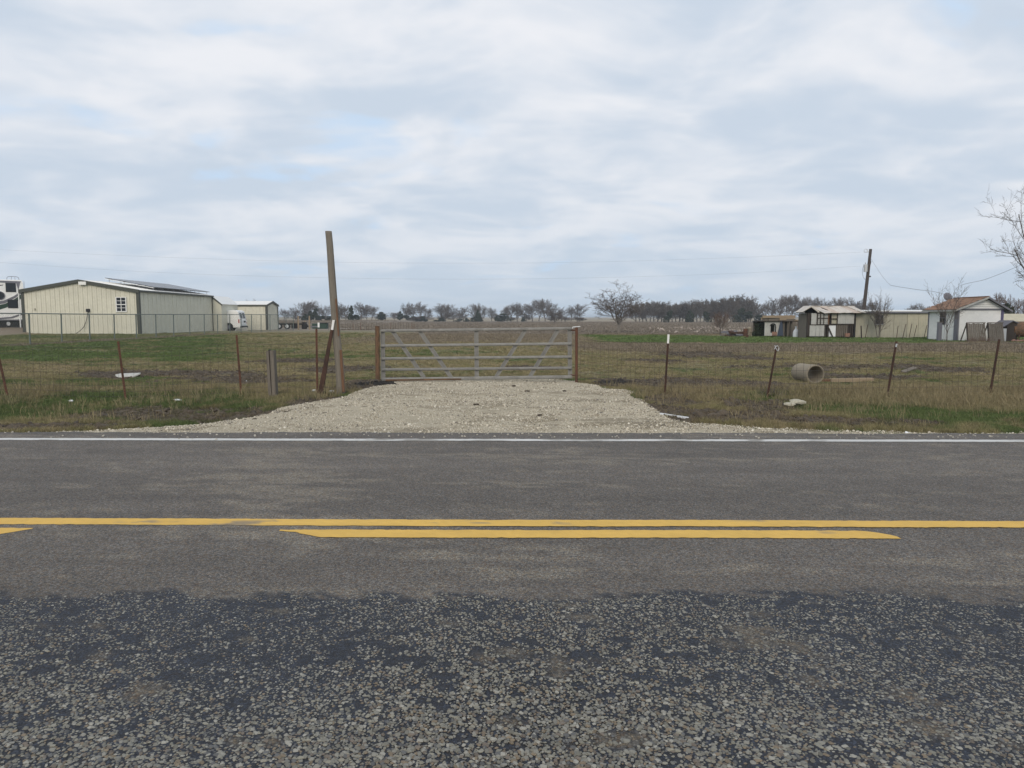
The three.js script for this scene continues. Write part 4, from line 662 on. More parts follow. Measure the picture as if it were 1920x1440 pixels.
{
  const x0 = -48.7, x1 = -37.1, D0 = 71, D1 = 88.5, EV = 4.42, RG = 5.4, xm = (x0 + x1) / 2, y0 = -0.1;
  const t = thing('steel_barn', 'long cream ribbed steel barn with white roof and dark trim behind the chain link fence', 'building', V(xm, 0, -D0));
  const roofY = (x) => EV + (RG - EV) * (1 - Math.abs(x - xm) / (xm - x0));
  const nf = 25; for (let i = 0; i < nf; i++) part(t, 'wall_panel', ribPanel(x0 + (x1 - x0) * i / nf, x0 + (x1 - x0) * (i + 1) / nf, y0, (x) => roofY(x) - 0.03, -D0), M.cream);
  const ns = 20; for (let i = 0; i < ns; i++) part(t, 'wall_panel', ribPanel(-D0 - (D1 - D0) * i / ns, -D0 - (D1 - D0) * (i + 1) / ns, y0, () => EV - 0.02, x1, 'x', 1), M.cream);
  part(t, 'back_wall', poly([V(x0, y0, -D1), V(x1, y0, -D1), V(x1, EV - 0.02, -D1), V(xm, RG - 0.03, -D1), V(x0, EV - 0.02, -D1)], 0.05, V(0, 0, 1)), M.cream);
  part(t, 'side_wall', box(x0, x0 + 0.05, y0, EV - 0.02, -D1 + 0.06, -D0 - 0.02), M.cream);
  part(t, 'slab', box(x0 - 0.05, x1 + 0.08, -0.25, y0 + 0.02, -D1, -D0 + 0.06), M.concrete);
  for (const s of [-1, 1]) { const xe = s < 0 ? x0 - 0.15 : x1 + 0.15, ye = EV - 0.026; const roof = part(t, 'roof', poly([V(xm, RG + 0.03, -D0 + 0.15), V(xe, ye + 0.03, -D0 + 0.15), V(xe, ye + 0.03, -D1 - 0.1), V(xm, RG + 0.03, -D1 - 0.1)], 0.03, V(0, -1, 0)), M.whiteMetal); for (let k = 1; k < 20; k++) { const z = -D0 - (D1 - D0) * k / 20; part(roof, 'roof_rib', beam(V(xm + s * 0.1, RG + 0.035, z), V(xe, ye + 0.045, z), 0.04, 0.03, V(0, 0, 1)), M.whiteMetal); } }
  for (const s of [-1, 1]) { const xe = s < 0 ? x0 - 0.16 : x1 + 0.16; part(t, 'rake_trim', poly([V(xm, RG + 0.045, -D0 + 0.22), V(xe, EV + 0.02, -D0 + 0.22), V(xe, EV - 0.33, -D0 + 0.22), V(xm, RG - 0.27, -D0 + 0.22)], 0.06, V(0, 0, -1)), M.trim); }
  part(t, 'eave_trim', box(x1 + 0.06, x1 + 0.2, EV - 0.2, EV - 0.03, -D1, -D0 + 0.14), M.trim);
  part(t, 'corner_trim', box(x0 - 0.03, x0 + 0.24, y0, EV - 0.25, -D0 + 0.045, -D0 + 0.09), M.trim); part(t, 'corner_trim', [box(x1 - 0.2, x1 + 0.09, y0, EV - 0.25, -D0 + 0.045, -D0 + 0.09), box(x1 + 0.045, x1 + 0.09, y0, EV - 0.2, -D0 - 0.2, -D0 + 0.044)], M.trim); part(t, 'corner_trim', box(x1 + 0.04, x1 + 0.1, y0, EV - 0.2, -D1 - 0.02, -D1 + 0.2), M.trim);
  part(t, 'down_pipe', tube(V(x0 - 0.22, 0.7, -D0 + 0.1), V(x0 - 0.22, EV - 0.1, -D0 + 0.1), 0.06, 0.06, 8), M.whiteMetal);
  const pl = at(147, 528, D0 - 0.25), pr = at(161.5, 534, D0 - 0.25); part(t, 'sign_plate', box(pl.x, pr.x, pr.y, pl.y, -D0 + 0.245, -D0 + 0.29), M.white, 'blank white plate under the ridge');
  // window with eight panes
  const a = at(218, 585, D0 - 0.06), b = at(236.5, 557, D0 - 0.06), w = part(t, 'window', box(a.x, b.x, a.y, b.y, -D0 + 0.036, -D0 + 0.05), M.black);
  const fr = 0.085, zf = -D0 + 0.1, F1 = (x, X, y, Y) => box(x, X, y, Y, -D0 + 0.052, zf);
  part(w, 'frame', [F1(a.x, a.x + fr, a.y, b.y), F1(b.x - fr, b.x, a.y, b.y), F1(a.x + fr, b.x - fr, a.y, a.y + fr), F1(a.x + fr, b.x - fr, b.y - fr * 0.7, b.y)], M.white);
  const ym = (a.y + b.y) / 2, xc = (a.x + b.x) / 2; part(w, 'muntin', [F1(a.x + fr, b.x - fr, ym - 0.035, ym + 0.035), F1(xc - 0.025, xc + 0.025, a.y + fr, ym - 0.036), F1(xc - 0.025, xc + 0.025, ym + 0.036, b.y - fr * 0.7), box(a.x + fr, b.x - fr, (a.y + fr + ym) / 2 - 0.02, (a.y + fr + ym) / 2 + 0.02, -D0 + 0.055, zf - 0.006), box(a.x + fr, b.x - fr, (ym + b.y) / 2 - 0.02, (ym + b.y) / 2 + 0.02, -D0 + 0.055, zf - 0.006)], M.white);
  for (let i = 0; i < 2; i++) for (let j = 0; j < 4; j++) { const X0 = i ? xc : a.x + fr, X1 = i ? b.x - fr : xc, y = mix(a.y + fr, b.y - fr, j / 4), Y = mix(a.y + fr, b.y - fr, (j + 1) / 4); part(w, 'pane', box(X0, X1, y, Y, -D0 + 0.051, -D0 + 0.056), M.glassDark); }
  const e0 = at(162, 585, D0 - 0.1), e1 = at(168, 579, D0 - 0.1); part(t, 'meter_box', box(e0.x, e1.x, e0.y, e1.y, -D0 + 0.03, -D0 + 0.2, 0.03), M.black);
  part(t, 'hose', curve([at(165, 585, D0 - 0.15), at(162, 600, D0 - 0.15), at(157, 613, D0 - 0.2), at(150, 620, D0 - 0.4), at(142, 626, D0 - 0.5)], 0.028, 24, 6), M.rubber);
  const v0 = at(64, 582, D0 - 0.05), v1 = at(66.5, 578, D0 - 0.05); part(t, 'vent_cover', box(v0.x, v1.x, v0.y, v1.y, -D0 + 0.03, -D0 + 0.1), M.beige);
  // lean-to on the far end of the side wall
  const lx = -35.95, lt = part(t, 'lean_to', [poly([V(x1 + 0.05, y0, -D1 + 0.2), V(lx, y0, -D1 + 0.2), V(lx, 3.35, -D1 + 0.2), V(x1 + 0.05, EV - 0.22, -D1 + 0.2)], 0.05, V(0, 0, -1)), box(lx - 0.05, lx, y0, 3.34, -D1 - 5, -D1 + 0.14)], M.cream);
  part(lt, 'rake_trim', poly([V(x1 + 0.02, EV - 0.06, -D1 + 0.27), V(lx + 0.12, 3.33, -D1 + 0.27), V(lx + 0.12, 3.12, -D1 + 0.27), V(x1 + 0.02, EV - 0.3, -D1 + 0.27)], 0.05, V(0, 0, -1)), M.trim);
  part(lt, 'lean_to_roof', poly([V(x1 + 0.02, EV - 0.03, -D1 + 0.25), V(lx + 0.15, 3.37, -D1 + 0.25), V(lx + 0.15, 3.37, -D1 - 5), V(x1 + 0.02, EV - 0.03, -D1 - 5)], 0.03, V(0, -1, 0)), M.whiteMetal);
}
{ // solar array carried above the barn roof
  const xm = -42.9, RG = 5.45, sl = 0.98 / 5.8, roof = (x) => RG - (x - xm) * sl, t = thing('solar_array', 'dark tilted solar panels on racks above the white barn roof', 'solar panels', V(-40, roof(-40), -75));
  const xa = -42.4, xb = -37.3, ya = roof(xa) + 0.46, yb = roof(xb) + 0.36;
  const cols = 13, rows = 3, zA = -74.6, zB = -88.3;
  for (let i = 0; i < cols; i++) for (let j = 0; j < rows; j++) {
    const z0 = mix(zA, zB, i / cols) - 0.01, z1 = mix(zA, zB, (i + 1) / cols) + 0.01, s0 = j / rows + 0.004, s1 = (j + 1) / rows - 0.004, A = V(mix(xa, xb, s0), mix(ya, yb, s0), z0), B = V(mix(xa, xb, s1), mix(ya, yb, s1), z0), C = V(B.x, B.y, z1), E = V(A.x, A.y, z1);
    part(t, 'solar_panel', poly([A, B, C, E], 0.045, V(0, -1, 0)), M.solar);
  }
  for (const s of [0.06, 0.36, 0.66, 0.95]) part(t, 'rail', beam(V(mix(xa, xb, s), mix(ya, yb, s) - 0.08, zA), V(mix(xa, xb, s), mix(ya, yb, s) - 0.08, zB), 0.05, 0.05, V(0, 1, 0)), M.alu);
  for (const s of [0.06, 0.36, 0.66, 0.95]) for (let k = 0; k < 7; k++) { const x = mix(xa, xb, s), z = mix(zA - 0.3, zB + 0.3, k / 6); part(t, 'leg', tube(V(x, roof(x) + 0.01, z), V(x, mix(ya, yb, s) - 0.06, z), 0.025, 0.025, 6), M.alu); }
  part(t, 'front_strut', beam(V(xa, ya - 0.11, zA + 0.03), V(xb, yb - 0.11, zA + 0.03), 0.06, 0.04), M.whiteMetal);
}
{ // low shed at the back
  const D = 97, x0 = at(405, 600, D).x, x1 = at(500.5, 600, D).x, y0 = -0.05, EV = 3.45, zb = -101.6, zm = (-D + zb) / 2, RG = 3.95;
  const t = thing('steel_shed', 'small cream steel shed with dark trim behind the white van', 'building', V((x0 + x1) / 2, 0, -D));
  for (let i = 0; i < 14; i++) part(t, 'wall_panel', ribPanel(mix(x0, x1, i / 14), mix(x0, x1, (i + 1) / 14), y0, () => EV, -D), M.cream);
  const gy = (z) => EV + (RG - EV) * (1 - Math.abs(z - zm) / (-D - zm)); for (let i = 0; i < 8; i++) part(t, 'wall_panel', ribPanel(mix(-D, zb, i / 8), mix(-D, zb, (i + 1) / 8), y0, (z) => gy(z) - 0.02, x1, 'x'), M.cream);
  part(t, 'rear_walls', [box(x0, x1, y0, EV, zb - 0.05, zb), box(x0 - 0.05, x0, y0, EV, zb, -D)], M.cream);
  for (const s of [1, -1]) { const ze = s > 0 ? -D + 0.15 : zb - 0.15; part(t, 'roof', poly([V(x0 - 0.1, RG + 0.03, zm), V(x1 + 0.12, RG + 0.03, zm), V(x1 + 0.12, EV + 0.0, ze), V(x0 - 0.1, EV + 0.0, ze)], 0.03, V(0, 1, 0)), M.whiteMetal); part(t, 'rake_trim', poly([V(x1 + 0.13, RG + 0.07, zm), V(x1 + 0.13, EV + 0.04, ze), V(x1 + 0.13, EV - 0.22, ze), V(x1 + 0.13, RG - 0.2, zm)], 0.04, V(1, 0, 0)), M.trim); }
  part(t, 'eave_trim', box(x0, x1 + 0.1, EV - 0.2, EV - 0.02, -D + 0.05, -D + 0.13), M.trim);
  part(t, 'corner_trim', [box(x1 - 0.16, x1 + 0.06, y0, EV - 0.21, -D + 0.04, -D + 0.09), box(x1 + 0.04, x1 + 0.085, y0, EV - 0.2, -D - 0.22, -D + 0.038)], M.trim); part(t, 'corner_trim', box(x1 + 0.04, x1 + 0.085, y0, EV - 0.2, zb, zb + 0.2), M.trim);
}
{ // travel trailer beside the barn: only its rear half is in the picture
  const D = 74, y0 = hgt(-52, -D), zf = -D, zb = -D - 2.5, X = (u) => at(u, 570, D).x, Yv = (v) => at(20, v, D).y, xr = X(45);
  const t = thing('travel_trailer', 'white travel trailer with dark swoosh graphics parked left of the steel barn', 'trailer', V(xr, y0, zf));
  const yT = Yv(526), yB = Yv(600); const prof = [[-3.2, yB], [-3.2, yT - 0.2], [-3.0, yT], [0 + (xr - X(0)) - 0.15, yT], [(xr - X(0)), yT - 0.25], [(xr - X(0)) + 0.05, (yT + yB) / 2], [(xr - X(0)) - 0.1, yB + 0.2], [(xr - X(0)) - 0.4, yB]];
  const sh = new THREE.Shape(); prof.forEach(([a, b], i) => i ? sh.lineTo(a, b) : sh.moveTo(a, b)); const bg = new THREE.ExtrudeGeometry(sh, { depth: 2.4, bevelEnabled: true, bevelSize: 0.05, bevelThickness: 0.05, bevelSegments: 1 }); bg.translate(X(0), 0, zb + 0.05); part(t, 'body', metreUV(bg), M.white);
  const win = (u0, u1, v0, v1, bev = 0.05) => { const w = part(t, 'window', box(X(u0), X(u1), Yv(v1), Yv(v0), zf - 0.02, zf + 0.03, 0), M.glassDark); part(w, 'frame', [box(X(u0) - 0.05, X(u1) + 0.05, Yv(v0), Yv(v0) + 0.05, zf - 0.02, zf + 0.045), box(X(u0) - 0.05, X(u1) + 0.05, Yv(v1) - 0.05, Yv(v1), zf - 0.02, zf + 0.045), box(X(u0) - 0.05, X(u0), Yv(v1), Yv(v0), zf - 0.02, zf + 0.045), box(X(u1), X(u1) + 0.05, Yv(v1), Yv(v0), zf - 0.02, zf + 0.045)], M.black); };
  win(14, 31, 532, 547); win(16, 33, 563, 577);
  const flat = (pts, mat, name, lift) => { const s = new THREE.Shape(); pts.forEach(([u, v], i) => i ? s.lineTo(X(u), Yv(v)) : s.moveTo(X(u), Yv(v))); const g = new THREE.ExtrudeGeometry(s, { depth: 0.012, bevelEnabled: false }); g.translate(0, 0, zf + 0.008 + lift); part(t, name, g, mat); };
  flat([[-30, 578], [10, 570], [30, 560], [44, 549], [44, 556], [32, 567], [12, 577], [-30, 590]], M.greenBin, 'swoosh_stripe', 0.0);
  flat([[-30, 571], [8, 564], [28, 555], [40, 546], [43, 548], [30, 558.5], [10, 569], [-30, 576]], M.greyTrim, 'swoosh_stripe', 0.003); flat([[-30, 598], [20, 594], [44, 586], [44, 589], [22, 597], [-30, 601]], M.greyTrim, 'swoosh_stripe', 0.0);
  flat([[-20, 527], [42, 527.5], [40, 531], [36, 545], [33, 531.5], [-20, 530]], M.greyTrim, 'roof_stripe', 0.0); flat([[-10, 537], [9, 534.5], [9, 535.5], [-10, 540]], M.black, 'awning_arm', 0.0);
  const ov = new THREE.CylinderGeometry(0.55, 0.55, 0.03, 28); ov.rotateX(Math.PI / 2); ov.scale(0.95, 0.75, 1); ov.translate(X(1), Yv(555), zf + 0.02); const o = part(t, 'oval_window', ov, M.glassDark); const to = new THREE.TorusGeometry(0.55, 0.05, 6, 28); to.scale(0.95, 0.75, 1); to.translate(X(1), Yv(555), zf + 0.03); part(o, 'frame', to, M.greyTrim);
  part(t, 'underbody', box(X(-60), X(43), Yv(613), yB - 0.02, zb + 0.2, zf - 0.1), M.black); part(t, 'skirt', box(X(-60), X(46), yB - 0.04, yB + 0.06, zf - 0.3, zf + 0.06), M.greyTrim);
  for (const u of [-16, 14]) { const g = new THREE.CylinderGeometry(0.38, 0.38, 0.25, 20); g.rotateX(Math.PI / 2); g.translate(X(u), y0 + 0.38, zf - 0.25); const w = part(t, 'wheel', g, M.rubber); const h = new THREE.CylinderGeometry(0.2, 0.2, 0.04, 16); h.rotateX(Math.PI / 2); h.translate(X(u), y0 + 0.38, zf - 0.11); part(w, 'hub', h, M.alu); }
  part(t, 'roof_rack', [curve([V(X(16), yT, -D - 0.6), V(X(17), Yv(520), -D - 0.6), V(X(24), Yv(518.5), -D - 0.6), V(X(37), Yv(520), -D - 0.6), V(X(39), yT, -D - 0.6)], 0.025, 24, 5), tube(V(X(24), yT, -D - 0.6), V(X(25), Yv(519), -D - 0.6), 0.02), tube(V(X(31), yT, -D - 0.6), V(X(31), Yv(519.5), -D - 0.6), 0.02)], M.greyTrim);
  part(t, 'ladder', [tube(V(xr + 0.14, yB, zf - 0.5), V(xr + 0.14, yT, zf - 0.5), 0.03), tube(V(xr + 0.14, yB, zf - 1), V(xr + 0.14, yT, zf - 1), 0.03), ...[0.2, 0.4, 0.6, 0.8].map(s => tube(V(xr + 0.14, mix(yB, yT, s), zf - 0.5), V(xr + 0.14, mix(yB, yT, s), zf - 1), 0.02))], M.alu); part(t, 'tail_lamp', box(xr - 0.02, xr + 0.06, Yv(582), Yv(572), zf - 0.4, zf - 0.15), M.red);
  t.rotation.y = 0.6; t.scale.x = 0.83;
}
{ // white cargo van, rear doors toward the right
  const z1 = -90, z0 = -92.2, y0 = hgt(-34, z1), xr = at(448.5, 600, 90).x, S = 1.2, t = thing('cargo_van', 'white windowless cargo van parked behind the barn lean-to, seen from its rear corner', 'van', V(xr - 2.5, y0, (z0 + z1) / 2));
  const P = [[-5.2, 0.35], [-5.25, 0.9], [-4.4, 1.15], [-3.6, 1.95], [-3.2, 2.08], [-0.35, 2.1], [-0.16, 2.0], [0.06, 1.05], [0.08, 0.6], [0.02, 0.36], [-0.62, 0.36], [-0.68, 0.62], [-0.9, 0.82], [-1.2, 0.86], [-1.48, 0.8], [-1.66, 0.6], [-1.7, 0.36]].map(([a, b]) => [a * S + xr, b * S + y0]);
  const s = new THREE.Shape(); P.forEach(([a, b], i) => i ? s.lineTo(a, b) : s.moveTo(a, b)); const g = new THREE.ExtrudeGeometry(s, { depth: z1 - z0 - 0.24, bevelEnabled: true, bevelSize: 0.06, bevelThickness: 0.12, bevelSegments: 3 }); g.translate(0, 0, z0 + 0.12); part(t, 'body', g, M.white);
  const Y = (h) => y0 + h * S, xR = (h) => xr + S * (h > 1.05 ? mix(0.06, -0.16, (h - 1.05) / 0.95) : 0.07) + 0.062;
  const rear = (h0, h1, s0, s1, mat, name, lift = 0.01) => { const Z = (q) => mix(z1 - 0.1, z0 + 0.1, q); return part(t, name, poly([V(xR(h0) + lift, Y(h0), Z(s0)), V(xR(h0) + lift, Y(h0), Z(s1)), V(xR(h1) + lift, Y(h1), Z(s1)), V(xR(h1) + lift, Y(h1), Z(s0))], 0.03, V(-1, 0, 0)), mat); };
  rear(1.3, 1.88, 0.08, 0.46, M.glassDark, 'rear_window'); rear(1.3, 1.88, 0.54, 0.92, M.glassDark, 'rear_window'); rear(0.86, 1.04, 0.52, 0.82, M.glassDark, 'licence_plate'); rear(0.75, 1.2, -0.02, 0.07, M.red, 'tail_lamp'); rear(0.75, 1.2, 0.93, 1.02, M.red, 'tail_lamp');
  part(t, 'rear_bumper', box(xr + 0.02, xr + 0.3, Y(0.3), Y(0.5), z0 + 0.05, z1 - 0.05, 0.03), M.black);
  const sideLamp = box(xr - 0.12, xr + 0.03, Y(0.8), Y(1.2), z1 - 0.02, z1 + 0.012); part(t, 'tail_lamp', sideLamp, M.red);
  for (const [x, zz] of [[-1.18, z1], [-4.4, z1], [-1.18, z0], [-4.4, z0]]) { const o = zz === z1 ? -0.14 : 0.14, w = new THREE.CylinderGeometry(0.40 * S, 0.40 * S, 0.26, 24); w.rotateX(Math.PI / 2); w.translate(xr + x * S, Y(0.38), zz + o); const wh = part(t, 'wheel', w, M.rubber); const h = new THREE.CylinderGeometry(0.2 * S, 0.2 * S, 0.03, 16); h.rotateX(Math.PI / 2); h.translate(xr + x * S, Y(0.38), zz + o + (zz === z1 ? 0.14 : -0.14)); part(wh, 'hub', h, M.greyTrim); }
  part(t, 'sill', box(xr - 2.6 * S, xr - 1.75 * S, Y(0.28), Y(0.42), z1 - 0.06, z1 + 0.05), M.black);
}
{ const p = onGround(at(452, 600, 88.6).x, 88.6); const t = thing('white_planks', 'low heap of white planks on the ground behind the van bumper', 'planks', p); for (let i = 0; i < 3; i++) part(t, 'plank', beam(p.clone().add(V(-0.8 + i * 0.1, 0.06 + i * 0.09, i * 0.1)), p.clone().add(V(0.75, 0.1 + i * 0.16, i * 0.1 - 0.1)), 0.12, 0.05), M.whiteOld); }
{ // chain link fence running away along the barn
  const X = -29.05, t = thing('chain_link_fence', 'chain link fence with grey green posts running away beside the barn', 'fence', V(X, hgt(X, -42.9), -42.9)), top = (D) => 1.89 + 0.17 * sm(45, 90, D), zs = [];
  for (let k = -2; k < 18; k++) { const D = 42.9 + 3.05 * k - 0.0; zs.push(D); }
  for (const D of zs) { const y = hgt(X, -D); part(t, 'post', tube(V(X - 0.05, y - 0.1, -D), V(X, top(D), -D), 0.045, 0.045, 8), M.galvGreen); }
  part(t, 'top_rail', curve(zs.map(D => V(X, top(D), -D)), 0.032, 60, 6), M.galvGreen);
  const gs = [], D0 = zs[0], D1 = zs[zs.length - 1]; const hM = 1.85, st = 0.20;
  for (let a = D0 - hM; a < D1; a += st) for (const s of [1, -1]) { const p = a, q = a + hM, lo = Math.max(p, D0), hi = Math.min(q, D1); if (hi - lo < 0.1) continue; const y = (D) => { const f = (D - p) / hM; return (s > 0 ? f : 1 - f) * top(D) ; }; gs.push(tube(V(X + 0.04, y(lo), -lo), V(X + 0.04, y(hi), -hi), 0.0032, 0.0032, 3, false)); }
  part(t, 'wire_mesh', gs, M.galvGreen).userData.kind = 'stuff';
}
for (const [u, D, label] of [[559, 96.5, 'left of two wooden posts in front of the flatbed trailer'], [580, 100.5, 'right of two wooden posts in front of the flatbed trailer']]) { const a = at(u, 592.5, D), p = onGround(a.x, D); const t = thing('wooden_post', label, 'post', p); part(t, 'post_shaft', tube(p.clone().add(V(0, -0.1, 0)), a, 0.11, 0.10, 10), M.paleWood); part(t, 'post_top', tube(a, a.clone().add(V(0, 0.03, 0)), 0.09, 0.06, 10), M.oldWood); }
{ // flatbed trailer
  const D = 106, Yv = (v) => at(550, v, D).y, X = (u) => at(u, 610, D).x, y0 = hgt(-33, -D), t = thing('flatbed_trailer', 'dark flatbed trailer with white wheel rims standing right of the cream shed', 'trailer', V(X(545), y0, -D));
  part(t, 'deck', box(X(505), X(566), Yv(606.5), Yv(605), -D - 2.3, -D), M.greyWood); part(t, 'frame_beam', box(X(505), X(566), Yv(609), Yv(606.6), -D - 2.1, -D - 0.2), M.black);
  for (const u of [523, 538]) { const r = 0.42, g = new THREE.CylinderGeometry(r, r, 0.3, 20); g.rotateX(Math.PI / 2); g.translate(X(u), y0 + r, -D - 0.15); const w = part(t, 'wheel', g, M.rubber); const h = new THREE.CylinderGeometry(0.26, 0.26, 0.03, 16); h.rotateX(Math.PI / 2); h.translate(X(u), y0 + r, -D + 0.015); part(w, 'rim', h, M.whiteMetal, 'white rim'); }
  part(t, 'tool_box', box(X(546), X(556), Yv(616), Yv(609.2), -D - 1.4, -D - 0.1), M.black); part(t, 'winch', [box(X(564), X(571), Yv(617), Yv(604), -D - 1.2, -D - 0.4), poly([V(X(571), Yv(605), -D - 0.6), V(X(576), Yv(612), -D - 0.6), V(X(571), Yv(616), -D - 0.6)], 0.3)], M.black); part(t, 'drawbar', box(X(571), X(594), Yv(613.5), Yv(611.5), -D - 1, -D - 0.8), M.greyTrim); part(t, 'jack', box(X(593), X(596.2), Yv(614), Yv(605), -D - 0.9, -D - 0.75), M.white, 'white upright plate at the hitch'); part(t, 'lamp_post', box(X(569.3), X(570.8), Yv(604), Yv(601), -D - 0.6, -D - 0.5), M.paleWood);
}
{ const D = 112, Yv = (v) => at(600, v, D).y, X = (u) => at(u, 610, D).x, y0 = hgt(-30, -D), t = thing('feed_bin', 'dark green low metal bin beside the trailer hitch', 'bin', V(X(600), y0, -D)); part(t, 'body', box(X(585), X(612), y0, Yv(606.5), -D - 1.2, -D, 0.03), M.greenBin); part(t, 'lid', box(X(597), X(613), Yv(606.4), Yv(605), -D - 1.25, -D + 0.06), M.black); part(t, 'leg', [box(X(586), X(587), y0 - 0.1, y0 + 0.02, -D - 0.2, -D - 0.1), box(X(610), X(611), y0 - 0.1, y0 + 0.02, -D - 0.2, -D - 0.1)], M.black); }
{ // stick fence across the field, left of the gate
  const r = rng(8); const t = thing('stick_fence', 'far row of thin crooked stakes in the brown weeds left of the gate', 'fence', onGround(at(690, 610, 96).x, 96));
  for (let i = 0; i < 34; i++) { const u = 616 + i * 5 + r() * 2, D = 95 + r() * 3, a = at(u + (r() - 0.5) * 2, 603 + r() * 5, D), p = onGround(at(u, 615, D).x, D, -0.05); part(t, 'stake', tube(p, a, 0.03 + 0.015 * r(), 0.025, 5), r() > 0.8 ? M.oldWoodRed : M.greyWood); }
}

// ------------------------------------------------------------------ sheds and junk at right
{ // tin roofed shack
  const D = 60.2, Yv = (v, d = D) => at(1560, v, d).y, X = (u, d = D) => at(u, 605, d).x, y0 = hgt(X(1560), -D), zb = -D - 2.0, zm = (-D + zb) / 2;
  const t = thing('tin_shack', 'patched white plank shack with a rusty pale tin roof left of the beige house', 'shed', V(X(1555), y0, -D));
  const B = (name, u0, u1, v0, v1, mat, z = 0, th = 0.06, label) => part(t, name, box(X(u0), X(u1), Yv(v1), Yv(v0), -D - th + z, -D + z), mat, label);
  const ye = Yv(586.3), yr = Yv(574.3);
  // roof sheets, each laid a little askew
  const sheets = [[1534, 1550], [1549.5, 1562], [1561.5, 1574], [1573.5, 1588], [1587.5, 1603], [1602, 1613]], rr = rng(6);
  sheets.forEach(([a, b], i) => { const j = () => (rr() - 0.5) * 0.07; const xa = X(a), xb = X(b), lift = (i % 2) * 0.025; part(t, 'roof_sheet', poly([V(xa + 0.35 + j() * 0.5, ye + j() + lift, -D + 0.35), V(xb + 0.35, ye + j() + lift, -D + 0.32), V(xb - 0.25, yr + j() + lift, zm), V(xa - 0.25, yr + lift, zm)], 0.025, V(0, -1, 0)), i % 3 === 1 ? M.tinRoofB : M.tinRoof); });
  part(t, 'rear_roof', poly([V(X(1531), yr, zm), V(X(1610), yr, zm), V(X(1610), ye, zb - 0.3), V(X(1528), ye, zb - 0.3)], 0.03, V(0, -1, 0)), M.tinRoofB);
  part(t, 'torn_sheet', [poly([V(X(1538), Yv(577.5), -D + 0.02), V(X(1547), Yv(582), -D + 0.30), V(X(1549), Yv(581.8), -D + 0.30), V(X(1541), Yv(577.3), -D + 0.02)], 0.02, V(0, 1, 0.2))], M.rustDark); part(t, 'ridge_cap', beam(V(X(1521), yr + 0.03, zm), V(X(1612), yr + 0.02, zm), 0.16, 0.05, V(0, 1, 0)), M.tinRoof);
  part(t, 'gable_roof', [poly([at(1505, 585, D - 0.1), at(1521.5, 573, D - 0.1), at(1523, 573, D - 0.1), at(1537, 584.5, D - 0.1), at(1535, 586.5, D - 0.1), at(1521.5, 576, D - 0.1), at(1508, 586, D - 0.1)], 1.6)], M.tinRoof, 'steep little gable at the left end');
  part(t, 'gable_wall', poly([at(1514, 586, D + 0.05), at(1521.5, 577, D + 0.05), at(1533, 586, D + 0.05)], 0.05), M.beige);
  B('wall_panel', 1521, 1530.5, 587, 608.5, M.whiteOld); B('wall_panel', 1530.5, 1553, 588, 608.5, M.whiteOld, -0.05); B('wall_panel', 1558, 1569, 588, 607, M.beige, -0.05); B('wall_panel', 1570, 1594, 587.5, 607, M.whiteOld, 0.02, 0.05); B('wall_panel', 1594, 1601.5, 588, 607, M.whiteOld, -0.03);
  for (let i = 0; i < 6; i++) B('siding_board', 1530.6, 1553, 589 + i * 3.2, 591.6 + i * 3.2, M.whiteOld, 0.0, 0.03);
  for (const [u, w] of [[1531, 2], [1537, 1.8], [1543.5, 1.2], [1552, 2.2], [1557, 1.8], [1569, 1.2]]) B('stud', u, u + w, 588, 609, u > 1551 && u < 1554 ? M.oldWoodRed : M.darkWood, 0.05, 0.05); B('cross_board', 1531, 1553, 596.3, 597.6, M.darkWood, 0.07, 0.04); B('cross_board', 1557, 1570, 597, 598.5, M.darkWood, 0.07, 0.04); B('cross_board', 1518, 1602, 608.2, 609.6, M.darkWood, 0.06, 0.06); B('header', 1530, 1603, 586.2, 588, M.darkWood, 0.1, 0.1);
  for (const [u0, u1] of [[1518.5, 1529.5], [1530, 1537.5], [1538, 1546]]) B('skirt_panel', u0, u1, 609.8, 630.5, M.whiteOld, 0.02); B('skirt_panel', 1555, 1567.5, 609.5, 631, M.plastic, 0.0); for (const u of [1546.5, 1551]) B('corner_post', u, u + 2.2, 609, 631, M.darkWood, 0.06, 0.08); part(t, 'brace', beam(at(1552, 611, D - 0.1), at(1561, 631, D - 0.1), 0.1, 0.05), M.darkWood);
  for (let i = 0; i < 9; i++) B('paling', 1568.5 + i * 3.6, 1571 + i * 3.6, 609 - (i % 3) * 0.5, 631, i > 5 ? M.darkWood : M.greyWood, 0.04, 0.03); 
  B('corner_post', 1514, 1519.5, 586.5, 631, M.darkWood, 0, 0.2); B('corner_post', 1601.8, 1604.6, 586.5, 632, M.black, 0.02, 0.15); B('bucket', 1584, 1592, 624.5, 631.5, M.pinkRust, 0.25, 0.2);
  part(t, 'rear_boards', [box(X(1515), X(1602), y0 - 0.05, ye - 0.05, zb, zb + 0.06), box(X(1514), X(1515.5), y0 - 0.05, ye - 0.05, zb + 0.07, -D - 0.25), box(X(1602), X(1603.2), y0 - 0.05, ye - 0.05, zb + 0.07, -D - 0.2)], M.greyWood);
}
